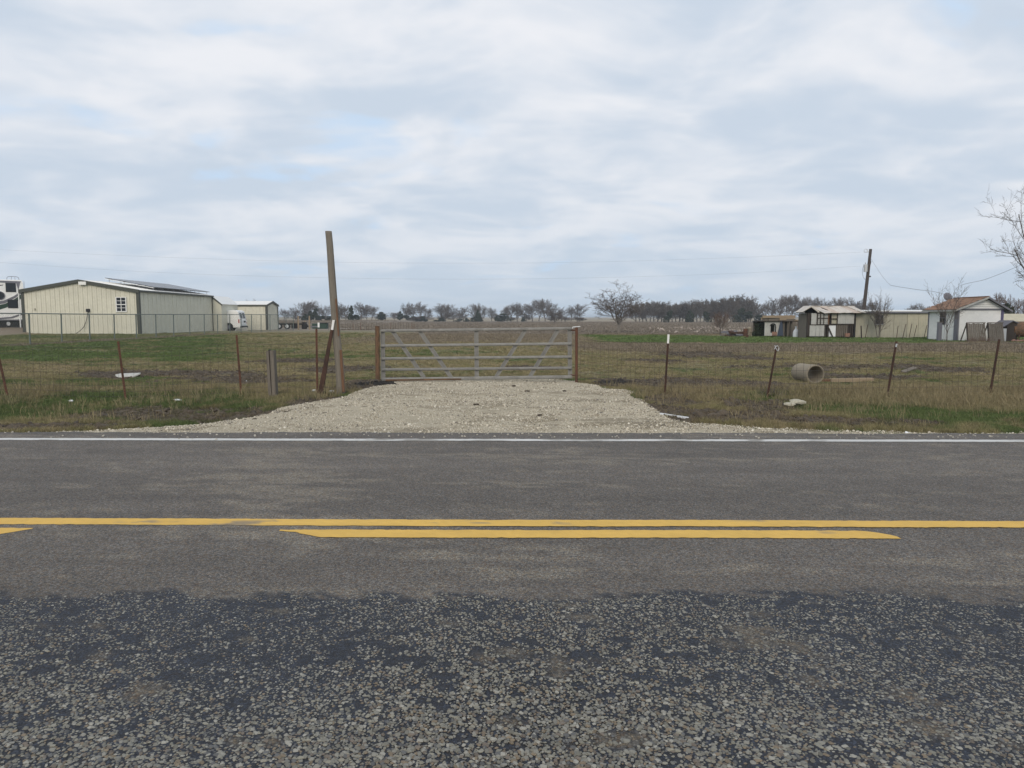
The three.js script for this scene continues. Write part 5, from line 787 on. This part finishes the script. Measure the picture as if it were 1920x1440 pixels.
{ // lumber lean-to with junk
  const D = 64, X = (u) => at(u, 610, D).x, Yv = (v) => at(1465, v, D).y, y0 = hgt(X(1465), -D), t = thing('lumber_lean_to', 'low open lean-to with loose boards stacked on its flat roof', 'shed', V(X(1465), y0, -D));
  const r = rng(17); for (const [u0, u1, v] of [[1429, 1496, 594], [1436, 1494, 596.4], [1431, 1480, 599.2], [1440, 1494, 600.8], [1428, 1462, 597.5], [1461, 1494, 598.4]]) part(t, 'roof_board', beam(V(X(u0), Yv(v), -D - 0.3 + r() * 0.5), V(X(u1), Yv(v - 0.6), -D - 0.8 + r() * 0.5), 0.09, 0.22, V(0, 1, 0)), r() > 0.4 ? M.paleWood : M.greyWood);
  part(t, 'roof_deck', box(X(1428), X(1498), Yv(603), Yv(601.6), -D - 2.6, -D + 0.15), M.darkWood); for (const [a, b, c, d] of [[1434, 1445, 603, 629.5], [1452.5, 1463, 603, 629.5], [1445.05, 1452.45, 603, 609], [1445.05, 1452.45, 624, 629.5]]) part(t, 'wall_panel', box(X(a), X(b), Yv(d), Yv(c), -D - 0.1, -D), M.whiteOld); part(t, 'opening_rim', [curve([at(1444.5, 610, D - 0.05), at(1447, 607.5, D - 0.05), at(1453, 608, D - 0.05), at(1454, 622, D - 0.05)], 0.05, 12, 5)], M.black); part(t, 'rust_patch', box(X(1448), X(1457), Yv(629.5), Yv(622), -D + 0.005, -D + 0.05), M.pinkRust);
  part(t, 'back_wall', box(X(1430), X(1514), Yv(631), Yv(602), -D - 2.6, -D - 2.5), M.greyWood); for (const u of [1469, 1477, 1483.5]) part(t, 'post', box(X(u), X(u + 3), Yv(631), Yv(602), -D - 0.3, -D - 0.1), M.greyWood); part(t, 'tarp', poly([at(1464, 601, D - 0.1), at(1466.5, 601, D - 0.1), at(1469, 629, D - 0.2), at(1458, 630, D - 0.2)], 0.1), M.tarp); part(t, 'end_board', box(X(1497), X(1513.5), Yv(613), Yv(604), -D - 0.2, -D - 0.1), M.pinkRust, 'brown rusty sheet'); part(t, 'end_panel', box(X(1499), X(1508.5), Yv(630.5), Yv(614.5), -D - 0.22, -D - 0.12), M.whiteOld); part(t, 'top_board', beam(at(1490, 601.5, D - 0.1), at(1507, 603, D - 0.1), 0.07, 0.2, V(0, 1, 0)), M.paleWood);
}
{ const D = 63.2, p = onGround(at(1492, 630, D).x, D), t = thing('gas_cylinder', 'white tapered tank standing between the lean-to and shack', 'tank', p); const pr = [[0.0, 0], [0.24, 0.0], [0.26, 0.08], [0.25, 0.45], [0.2, 0.6], [0.08, 0.78], [0.07, 0.92], [0.0, 0.94]].map(([a, b]) => new THREE.Vector2(a, b)); const g = new THREE.LatheGeometry(pr, 20); g.translate(p.x, p.y, p.z); part(t, 'body', g, M.plastic); part(t, 'collar', tube(p.clone().add(V(0, 0.9, 0)), p.clone().add(V(0, 1.0, 0)), 0.1, 0.1, 12), M.alu); }
{ const D = 65, g0 = (u) => onGround(at(u, 628, D).x, D);
  const p = g0(1406), t = thing('broken_statue', 'pale broken concrete figure left of the lean-to', 'statue', p), gs = []; for (const [dx, h0, h1, r] of [[-0.12, 0, 0.55, 0.09], [0.14, 0, 0.5, 0.09], [0, 0.45, 0.8, 0.17]]) gs.push(tube(p.clone().add(V(dx, h0, 0)), p.clone().add(V(dx * 0.7, h1, 0)), r, r * 0.85, 10)); part(t, 'legs', gs, M.concrete); part(t, 'shoulder', lump(0.19, 3, 1, 0.6, 0.8).translate(p.x, p.y + 0.78, p.z), M.concrete);
  const q = g0(1397.5), b = thing('barrel', 'rusty red barrel at the end of the scrap pile', 'barrel', q); part(b, 'drum', tube(q, q.clone().add(V(0, 0.72, 0)), 0.2, 0.2, 16), M.rust); part(b, 'hoop', [tube(q.clone().add(V(0, 0.24, 0)), q.clone().add(V(0, 0.27, 0)), 0.212, 0.212, 16), tube(q.clone().add(V(0, 0.48, 0)), q.clone().add(V(0, 0.51, 0)), 0.212, 0.212, 16)], M.rustDark);
  const h = g0(1421), hb = thing('evergreen_hedge', 'dark green clipped bush between the statue and lean-to', 'bush', h); const gg = jun[0].clone(); gg.scale(1.3, 1.15, 0.8); gg.translate(h.x, h.y, h.z); part(hb, 'crown', gg, M.cedar); part(hb, 'trunk', tube(h, h.clone().add(V(0, 0.4, 0)), 0.05, 0.03, 6), M.bark);
  const s = g0(1376), st = thing('scrap_pile', 'long low grey heap of scrap metal and boards left of the barrel', 'scrap', s), r = rng(55); for (let i = 0; i < 26; i++) { const x = s.x + (r() - 0.5) * 1.9, y = s.y + 0.08 + r() * 0.42 * (1 - Math.abs(x - s.x) / 1.2), z = s.z - r() * 0.8, a = r() * 3, L = 0.25 + r() * 0.5; part(st, 'scrap_piece', r() > 0.5 ? beam(V(x - L, y, z), V(x + L, y + (r() - 0.5) * 0.2, z + (r() - 0.5) * 0.3), 0.08 + r() * 0.1, 0.04) : lump(0.12 + 0.1 * r(), i, 1.5, 0.7, 1, 0.4).translate(x, y, z), [M.greyTrim, M.rustDark, M.greyTrim, M.darkWood, M.rustDark, M.greyWood][Math.floor(r() * 6)]); }
  const o = onGround(at(1401, 632, 61).x, 61), ob = thing('red_bucket', 'small dark red bucket on the green strip in front of the scrap', 'bucket', o); part(ob, 'pail', tube(o, o.clone().add(V(0, 0.24, 0)), 0.09, 0.13, 14), M.rust); part(ob, 'rim', tube(o.clone().add(V(0, 0.23, 0)), o.clone().add(V(0, 0.255, 0)), 0.14, 0.14, 14), M.rustDark);
}
{ // beige house
  const D = 60.6, X = (u, d = D) => at(u, 605, d).x, Yv = (v) => at(1675, v, D).y, y0 = hgt(X(1675), -D), x0 = X(1604), x1 = X(1762), t = thing('beige_house', 'long low beige house with flat white roof edge between shack and garage', 'building', V((x0 + x1) / 2, y0, -D));
  const yT = Yv(584.5), us = [1604, 1628, 1652, 1676, 1701, 1722, 1743, 1762]; for (let i = 0; i < us.length - 1; i++) part(t, 'wall_panel', box(X(us[i]) + 0.012, X(us[i + 1]) - 0.012, y0 - 0.1, yT, -D - 0.08, -D + (i > 3 ? 0.015 : 0)), i > 3 ? M.beigeLight : M.beige);
  part(t, 'core', box(x0 + 0.02, x1 - 0.02, y0 - 0.1, yT - 0.03, -D - 4.2, -D - 0.085), M.beige); part(t, 'roof', poly([V(x0 - 0.15, yT + 0.01, -D + 0.2), V(x1 + 0.15, yT + 0.01, -D + 0.2), V(x1 + 0.15, yT + 0.13, -D - 2.2), V(x0 - 0.15, yT + 0.13, -D - 2.2)], 0.05, V(0, 1, 0)), M.whiteMetal); part(t, 'rear_roof', poly([V(x0 - 0.15, yT + 0.13, -D - 2.2), V(x1 + 0.15, yT + 0.13, -D - 2.2), V(x1 + 0.15, yT + 0.0, -D - 4.5), V(x0 - 0.15, yT + 0.0, -D - 4.5)], 0.05, V(0, 1, 0)), M.whiteMetal); part(t, 'fascia', box(x0 - 0.15, x1 + 0.15, yT - 0.12, yT, -D + 0.14, -D + 0.2), M.greyTrim);
  const w = part(t, 'window', box(X(1641), X(1656), Yv(608), Yv(590), -D, -D + 0.03), M.greyTrim); part(w, 'pane', box(X(1650), X(1655), Yv(607), Yv(591), -D + 0.031, -D + 0.04), M.glassDark); part(w, 'pane', box(X(1642), X(1648.8), Yv(607), Yv(591), -D + 0.031, -D + 0.04), M.glassDark); part(w, 'sill', box(X(1640), X(1657), Yv(609.2), Yv(608), -D, -D + 0.08), M.whiteOld);
}
{ const D = 58; for (const [k, [u0, v0, u1, label]] of [[1614.5, 611, 1615.5, 'short thick dark post at the left end of the beige wall'], [1627, 609, 1622, null], [1684, 611, 1681, null], [1698.5, 608, 1692, null], [1710, 607, 1704, null], [1719, 610, 1713, null], [1738, 610, 1732, null]].entries()) { const p = onGround(at(u1, 634, D).x, D), a = at(u0, v0, D); const t = thing(label ? 'dark_post' : 'leaning_stake', label ?? `thin leaning stake, ${ORD[k - 1]} from left before the beige house wall`, 'post', p, label ? undefined : 'stakes by the beige house'); part(t, 'shaft', label ? tube(p, a, 0.06, 0.05, 8) : beam(p, a, 0.035, 0.03), label ? M.darkWood : M.rustDark); part(t, 'top_cap', lump(label ? 0.05 : 0.028, 5, 1, 0.6, 1).translate(a.x, a.y, a.z), M.darkWood); } }
{ // white garage with brown shingles
  const D = 51.3, X = (u, d = D) => at(u, 605, d).x, Yv = (v, d = D) => at(1840, v, d).y, x0 = X(1795), x1 = X(1880), y0 = hgt(x0, -D), zb = -54.9, yE = Yv(578.5), yR = Yv(556.5), xm = X(1845.5);
  const t = thing('white_garage', 'small white garage with brown shingle roof and blank front gable', 'building', V((x0 + x1) / 2, y0, -D));
  part(t, 'front_wall', box(x0 + 0.1, x1 - 0.1, y0 - 0.1, yE - 0.1, -D - 0.1, -D), M.white);
  const dz = zb + D; for (let i = 0; i < 9; i++) part(t, 'siding_panel', box(x0, x0 + 0.05 + (i % 2) * 0.008, y0 - 0.1, yE - 0.02, -D - 0.12 + dz * (i + 1) / 9 * 0.97 + 0.012, -D - 0.12 + dz * i / 9 * 0.97), M.white);
  part(t, 'core_wall', [box(x1 - 0.06, x1, y0 - 0.1, yE, zb, -D - 0.12), box(x0 + 0.06, x1 - 0.06, y0 - 0.1, yE, zb, zb + 0.06)], M.whiteOld);
  part(t, 'corner_board', [box(x0 - 0.02, x0 + 0.11, y0 - 0.1, yE - 0.1, -D + 0.002, -D + 0.04), box(x0 - 0.03, x0 - 0.002, y0 - 0.1, yE - 0.1, -D - 0.35, -D + 0.04)], M.greyTrim); part(t, 'corner_board', box(x1 - 0.16, x1 + 0.02, y0 - 0.1, yE - 0.1, -D + 0.002, -D + 0.04), M.purple, 'dull purple corner board'); part(t, 'corner_board', box(x0 - 0.03, x0 - 0.002, y0 - 0.1, yE - 0.05, zb, zb + 0.12), M.greyTrim);
  part(t, 'gable', poly([V(x0 - 0.0, yE, -D + 0.05), V(x1 + 0.0, yE, -D + 0.05), V(xm, yR - 0.12, -D + 0.05)], 0.1), M.white); for (let i = 1; i < 5; i++) { const f = i / 5, a = mix(x0, xm, f), b = mix(x1, xm, f), y = mix(yE, yR - 0.12, f); part(t, 'gable_board', beam(V(a + 0.1, y, -D + 0.056), V(b - 0.1, y, -D + 0.056), 0.02, 0.012), M.whiteOld); } part(t, 'gable_band', box(x0 - 0.02, x1 + 0.05, yE - 0.09, yE - 0.005, -D + 0.02, -D + 0.1), M.greyTrim);
  const zF = -D + 0.35, zB = zb - 0.3, xl = x0 - 0.35, xr = x1 + 0.42, yl = yE - 0.06, yr2 = yE - 0.14, rows = 11, r = rng(3);
  for (const [xe, ye] of [[xl, yl], [xr, yr2]]) { part(t, 'roof_deck', poly([V(xm, yR - 0.03, zF), V(xe, ye - 0.03, zF), V(xe, ye - 0.03, zB), V(xm, yR - 0.03, zB)], 0.05, V(0, -1, 0)), M.oldWood); for (let i = 0; i < rows; i++) for (let j = 0; j < 6; j++) { const f0 = i / rows, f1 = (i + 1.12) / rows, za = mix(zF, zB, (j + (i % 2 ? 0.5 : 0) * 0.6) / 6.3), zc = mix(zF, zB, Math.min(1, (j + 1 + (i % 2 ? 0.5 : 0) * 0.6) / 6.3 - 0.003)); const P = (f, z, l) => V(mix(xm, xe, Math.min(f, 1.02)), mix(yR, ye, Math.min(f, 1.02)) + l, z); part(t, 'shingle', poly([P(f0, za, 0.006), P(f1, za, 0.026), P(f1, zc, 0.026), P(f0, zc, 0.006)], 0.012, V(0, -1, 0)), [M.shingle, M.shingleB, M.shingleC][Math.floor(r() * 3)]); }
    part(t, 'rake_board', poly([V(xm, yR + 0.0, zF + 0.03), V(xe, ye + 0.0, zF + 0.03), V(xe, ye - 0.13, zF + 0.03), V(xm, yR - 0.13, zF + 0.03)], 0.025), xe === xl ? M.whiteOld : M.greyTrim); part(t, 'eave_board', box(xe - 0.02, xe + 0.02, ye - 0.15, ye - 0.035, zB, zF - 0.01), M.whiteOld); }
  part(t, 'ridge_cap', beam(V(xm, yR + 0.03, zF), V(xm, yR + 0.03, zB), 0.2, 0.04, V(0, 1, 0)), M.shingleB);
  const zw0 = -52.7, zw1 = -53.4, w = part(t, 'window', box(x0 - 0.03, x0 - 0.001, Yv(609, 53), Yv(583, 53), zw1, zw0), M.greyTrim); for (const [a, b] of [[595, 584], [608, 596.5]]) part(w, 'pane', box(x0 - 0.045, x0 - 0.031, Yv(a, 53), Yv(b, 53), zw1 + 0.06, zw0 - 0.06), M.glassDark);
}
{ const p = at(1777, 559, 55.6), t = thing('satellite_dish', 'grey round satellite dish behind the ridge of the garage', 'dish', V(p.x, p.y - 0.3, p.z)); const g = new THREE.SphereGeometry(0.5, 20, 8, 0, 6.283, 0, 0.75); g.rotateX(1.25); g.translate(p.x, p.y, p.z - 0.35); part(t, 'reflector', g, M.greyTrim); part(t, 'mast', tube(V(p.x, 0.0, p.z - 0.05), V(p.x, p.y, p.z - 0.05), 0.04, 0.04, 8), M.alu); part(t, 'feed_arm', tube(V(p.x, p.y - 0.25, p.z + 0.05), V(p.x, p.y + 0.05, p.z + 0.4), 0.015, 0.015, 6), M.alu); }
{ const p = onGround(at(1762, 637, 51.6).x, 51.6), t = thing('utility_box', 'narrow grey meter cabinet standing against the garage side', 'cabinet', p); part(t, 'body', box(p.x - 0.14, p.x + 0.14, p.y - 0.05, p.y + 1.35, p.z - 0.2, p.z, 0.02), M.greyTrim); part(t, 'lid', box(p.x - 0.16, p.x + 0.16, p.y + 1.36, p.y + 1.4, p.z - 0.22, p.z + 0.02), M.greyWood); for (const dx of [0.28, 0.4]) part(t, 'pipe', tube(V(p.x + dx, p.y - 0.05, p.z), V(p.x + dx + 0.05, p.y + 1.1, p.z), 0.025, 0.025, 6), M.alu); }
// two plank panels propped on A frames
[[1812, 1846, 'left of two weathered plank panels propped before the garage'], [1851.5, 1880, 'right of two weathered plank panels propped before the garage']].forEach(([u0, u1, label], n) => {
  const D = 49.2, Yv = (v) => at(1845, v, D).y, x0 = at(u0, 620, D).x, x1 = at(u1, 620, D).x, y0 = hgt(x0, -D), yT = Yv(606), t = thing('plank_panel', label, 'panel', V((x0 + x1) / 2, y0, -D)), r = rng(70 + n), N = n ? 8 : 10;
  for (let i = 0; i < N; i++) { const a = mix(x0, x1, i / N) + 0.012, b = mix(x0, x1, (i + 1) / N) - 0.012, lean = 0.28; part(t, 'plank', poly([V(a, y0, -D + lean), V(b, y0, -D + lean + r() * 0.01), V(b, yT - r() * 0.05, -D), V(a, yT - r() * 0.05, -D)], 0.025), r() > 0.35 ? M.greyWood : r() > 0.4 ? M.oldWood : M.darkWood); }
  part(t, 'top_rail', box(x0 - 0.02, x1 + 0.02, yT, yT + 0.06, -D - 0.05, -D + 0.03), M.greyWood); part(t, 'prop', beam(V(x0 + 0.03, yT, -D - 0.04), V(x0 - 0.32, y0 - 0.02, -D - 0.1), 0.06, 0.05), M.darkWood); part(t, 'frame_leg', beam(V(x0 - 0.02, yT, -D + 0.0), V(x0 + 0.02, y0 - 0.02, -D + 0.2), 0.08, 0.06), M.darkWood); part(t, 'prop', beam(V(x1 - 0.03, yT, -D - 0.06), V(x1 + 0.05, y0 - 0.02, -D - 0.5), 0.06, 0.05), M.darkWood);
});
{ const D = 47.6, p = onGround(at(1836, 640, D).x, D), g = []; for (let i = 0; i < 3; i++) { const q = tuftGeo(400 + i, 90, 0.9, 0.018, 0.6); q.scale(0.5, 0.55, 0.3); q.translate(p.x + (i - 1) * 0.45, p.y, p.z + 0.1 * i); g.push(q); } const t = thing('dead_brush', 'brown dead brush in front of the plank panels', 'brush', p); part(t, 'stems', mergeGeometries(g), M.twigRed).userData.kind = 'stuff'; }
{ // far right junk
  const D = 50, X = (u) => at(u, 620, D).x, Yv = (v) => at(1900, v, D).y, y0 = hgt(X(1905), -D);
  let t = thing('junk_shed', 'small dark peaked hutch with metal skirting right of the plank panels', 'hutch', V(X(1897), y0, -D)); part(t, 'front', poly([V(X(1888), y0, -D), V(X(1905), y0, -D), V(X(1906), Yv(607), -D), V(X(1897), Yv(602), -D), V(X(1888), Yv(609), -D)], 1.2), M.darkWood); part(t, 'roof', [poly([V(X(1880), Yv(613), -D + 0.1), V(X(1897), Yv(602), -D + 0.1), V(X(1897), Yv(600.5), -D + 0.1), V(X(1879), Yv(612), -D + 0.1)], 1.4), poly([V(X(1897), Yv(602), -D + 0.1), V(X(1908), Yv(606.5), -D + 0.1), V(X(1908), Yv(605), -D + 0.1), V(X(1897), Yv(600.5), -D + 0.1)], 1.4)], M.greyTrim); part(t, 'skirting', box(X(1880.5), X(1887), y0 - 0.02, Yv(616), -D - 0.6, -D + 0.02), M.alu);
  t = thing('rusty_tank', 'rusty brown tank on legs cut off by the right edge', 'tank', V(X(1925), y0, -D)); const g = new THREE.CylinderGeometry(0.55, 0.55, 1.9, 24); g.rotateZ(Math.PI / 2); g.translate(X(1927), y0 + 0.85, -D - 0.5); part(t, 'drum', metreUV(g), M.rustTan); for (const u of [1912, 1938]) part(t, 'leg', beam(V(X(u), y0 - 0.05, -D - 0.3), V(X(u) + 0.06, y0 + 0.5, -D - 0.4), 0.08, 0.08), M.rustDark); part(t, 'brace', beam(V(X(1909), y0 + 0.02, -D), V(X(1916), y0 + 0.95, -D), 0.06, 0.04), M.rust);
  const D2 = 72, a = at(1884, 604, D2), b = at(1985, 589, D2); t = thing('low_shed', 'low tan shed roof seen behind the junk at right', 'shed', V(a.x, hgt(a.x, -D2), -D2)); part(t, 'wall', box(a.x, b.x, hgt(a.x, -D2) - 0.1, a.y, -D2 - 3, -D2), M.beige); part(t, 'roof', poly([V(a.x - 0.2, a.y, -D2 + 0.2), V(b.x, a.y, -D2 + 0.2), V(b.x, b.y, -D2 - 1.5), V(a.x + 0.5, b.y, -D2 - 1.5)], 0.05, V(0, 1, 0)), M.beigeLight);
  t = thing('stone_row', 'row of broken pale rubble under the hutch', 'rubble', V(X(1895), y0, -D + 1)); const r = rng(12), gs = []; for (let i = 0; i < 24; i++) gs.push(lump(0.05 + 0.08 * r(), i, 1.2, 0.8, 1, 0.4).translate(X(1884) + r() * 1.6, y0 + 0.05, -D + 0.6 + r() * 0.8)); part(t, 'rocks', gs, M.pinkRust).userData.kind = 'stuff';
}
{ const r = rng(222), l = []; for (let i = 0; i < 130; i++) { const u = 1215 + r() * 185, D = 74 + r() * 36, x = at(u, 612, D).x, s = 0.05 + 0.13 * r() * r(), k = 0.35 + 0.5 * r(); l.push({ x, y: hgt(x, -D) + 0.12 + 0.25 * r(), z: -D, s: [s * 1.5, s, s], r: [r() * 6, r() * 6, r() * 6], c: [0.5 * k, 0.43 * k, 0.37 * k] }); } scatter('field_rubble', scene, lump(1, 301, 1, 1, 1, 0.4, 1), M.stone, l, 'pale scattered rubble in the weeds left of the scrap pile', 'rubble'); }
// ------------------------------------------------------------------ power pole and lines
{
  const D = 75, a = at(1632.5, 467, D), b = at(1614, 634, D); b.y = hgt(b.x, -D) - 0.1; const t = thing('utility_pole', 'leaning dark wooden utility pole with transformer behind the beige house', 'pole', V(b.x, b.y + 0.1, -D)), on = (v) => { const f = (at(1620, v, D).y - b.y) / (a.y - b.y); return b.clone().lerp(a, f); };
  part(t, 'shaft', tube(b, a, 0.20, 0.14, 12), M.poleWood);
  const c = on(503).add(V(-0.32, 0, 0.05)); const can = part(t, 'transformer', tube(c.clone().add(V(0, -0.38, 0)), c.clone().add(V(0, 0.36, 0)), 0.2, 0.2, 14), M.alu); part(can, 'lid', tube(c.clone().add(V(0, 0.36, 0)), c.clone().add(V(0, 0.42, 0)), 0.2, 0.08, 14), M.alu); part(can, 'bushing', tube(c.clone().add(V(-0.05, 0.42, 0)), c.clone().add(V(-0.05, 0.6, 0)), 0.035, 0.02, 8), M.greyTrim);
  const top = on(472); part(t, 'arm', [tube(top, top.clone().add(V(-0.62, -0.05, 0)), 0.035, 0.03, 8), curve([top.clone().add(V(-0.62, -0.05, 0)), top.clone().add(V(-0.66, 0.18, 0)), top.clone().add(V(-0.45, 0.28, 0)), top.clone().add(V(-0.3, 0.1, 0))], 0.025, 12, 5)], M.alu); part(t, 'insulator', tube(top.clone().add(V(-0.3, 0.0, 0)), top.clone().add(V(-0.3, 0.24, 0)), 0.05, 0.035, 8), M.plastic);
  part(t, 'drop_loop', curve([on(501).add(V(-0.5, 0.3, 0)), on(508).add(V(-0.62, 0, 0)), on(520).add(V(-0.42, 0, 0)), on(526).add(V(-0.1, 0, 0))], 0.016, 16, 4), M.cable); part(t, 'bracket', [tube(on(520), on(520).add(V(0.24, 0.06, 0)), 0.03, 0.03, 6), lump(0.09, 2).translate(on(520).x + 0.26, on(520).y + 0.1, -D)], M.black); part(t, 'arrester', tube(on(497).add(V(0.14, 0, 0)), on(490).add(V(0.2, 0, 0)), 0.04, 0.03, 6), M.greyTrim);
  const wire = (name, label, pts, r) => { const g = curve(pts, r, 120, 4); const p = pts[0]; g.translate(-p.x, -p.y, -p.z); const m = new THREE.Mesh(g, M.cable); m.name = numbered(name); m.position.copy(p); scene.add(m); tag(m, label, 'wire'); };
  const W = (u, v) => at(u, v, D);
  wire('power_line', 'upper of two long sagging power lines crossing the sky', [[1613, 473], [1380, 483], [1100, 491.5], [850, 493.5], [600, 491], [300, 482], [0, 468], [-260, 452]].map(p => W(...p)), 0.0045);
  wire('power_line', 'lower of two long sagging power lines crossing the sky', [[1613, 499], [1380, 512.5], [1100, 521], [850, 523.5], [600, 520.5], [300, 511], [0, 492], [-260, 470]].map(p => W(...p)), 0.0045);
  wire('service_drop', 'short service wire dropping from the utility pole toward the garage', [on(482), at(1651, 513, 70), at(1668, 533, 62), at(1673, 535.5, 60), at(1720, 543, 57), at(1752, 547, 55.6), at(1786, 556, 55)], 0.013);
  wire('service_drop', 'service wire rising from the garage roof to the right edge', [at(1786, 556, 55), at(1792, 542, 55), at(1850, 523, 50), at(1900, 503, 46), at(1960, 476, 44)], 0.012);
}
scene.traverse(o => { if (o.isMesh) { o.castShadow = true; o.receiveShadow = true; } });
renderer.render(scene, camera);
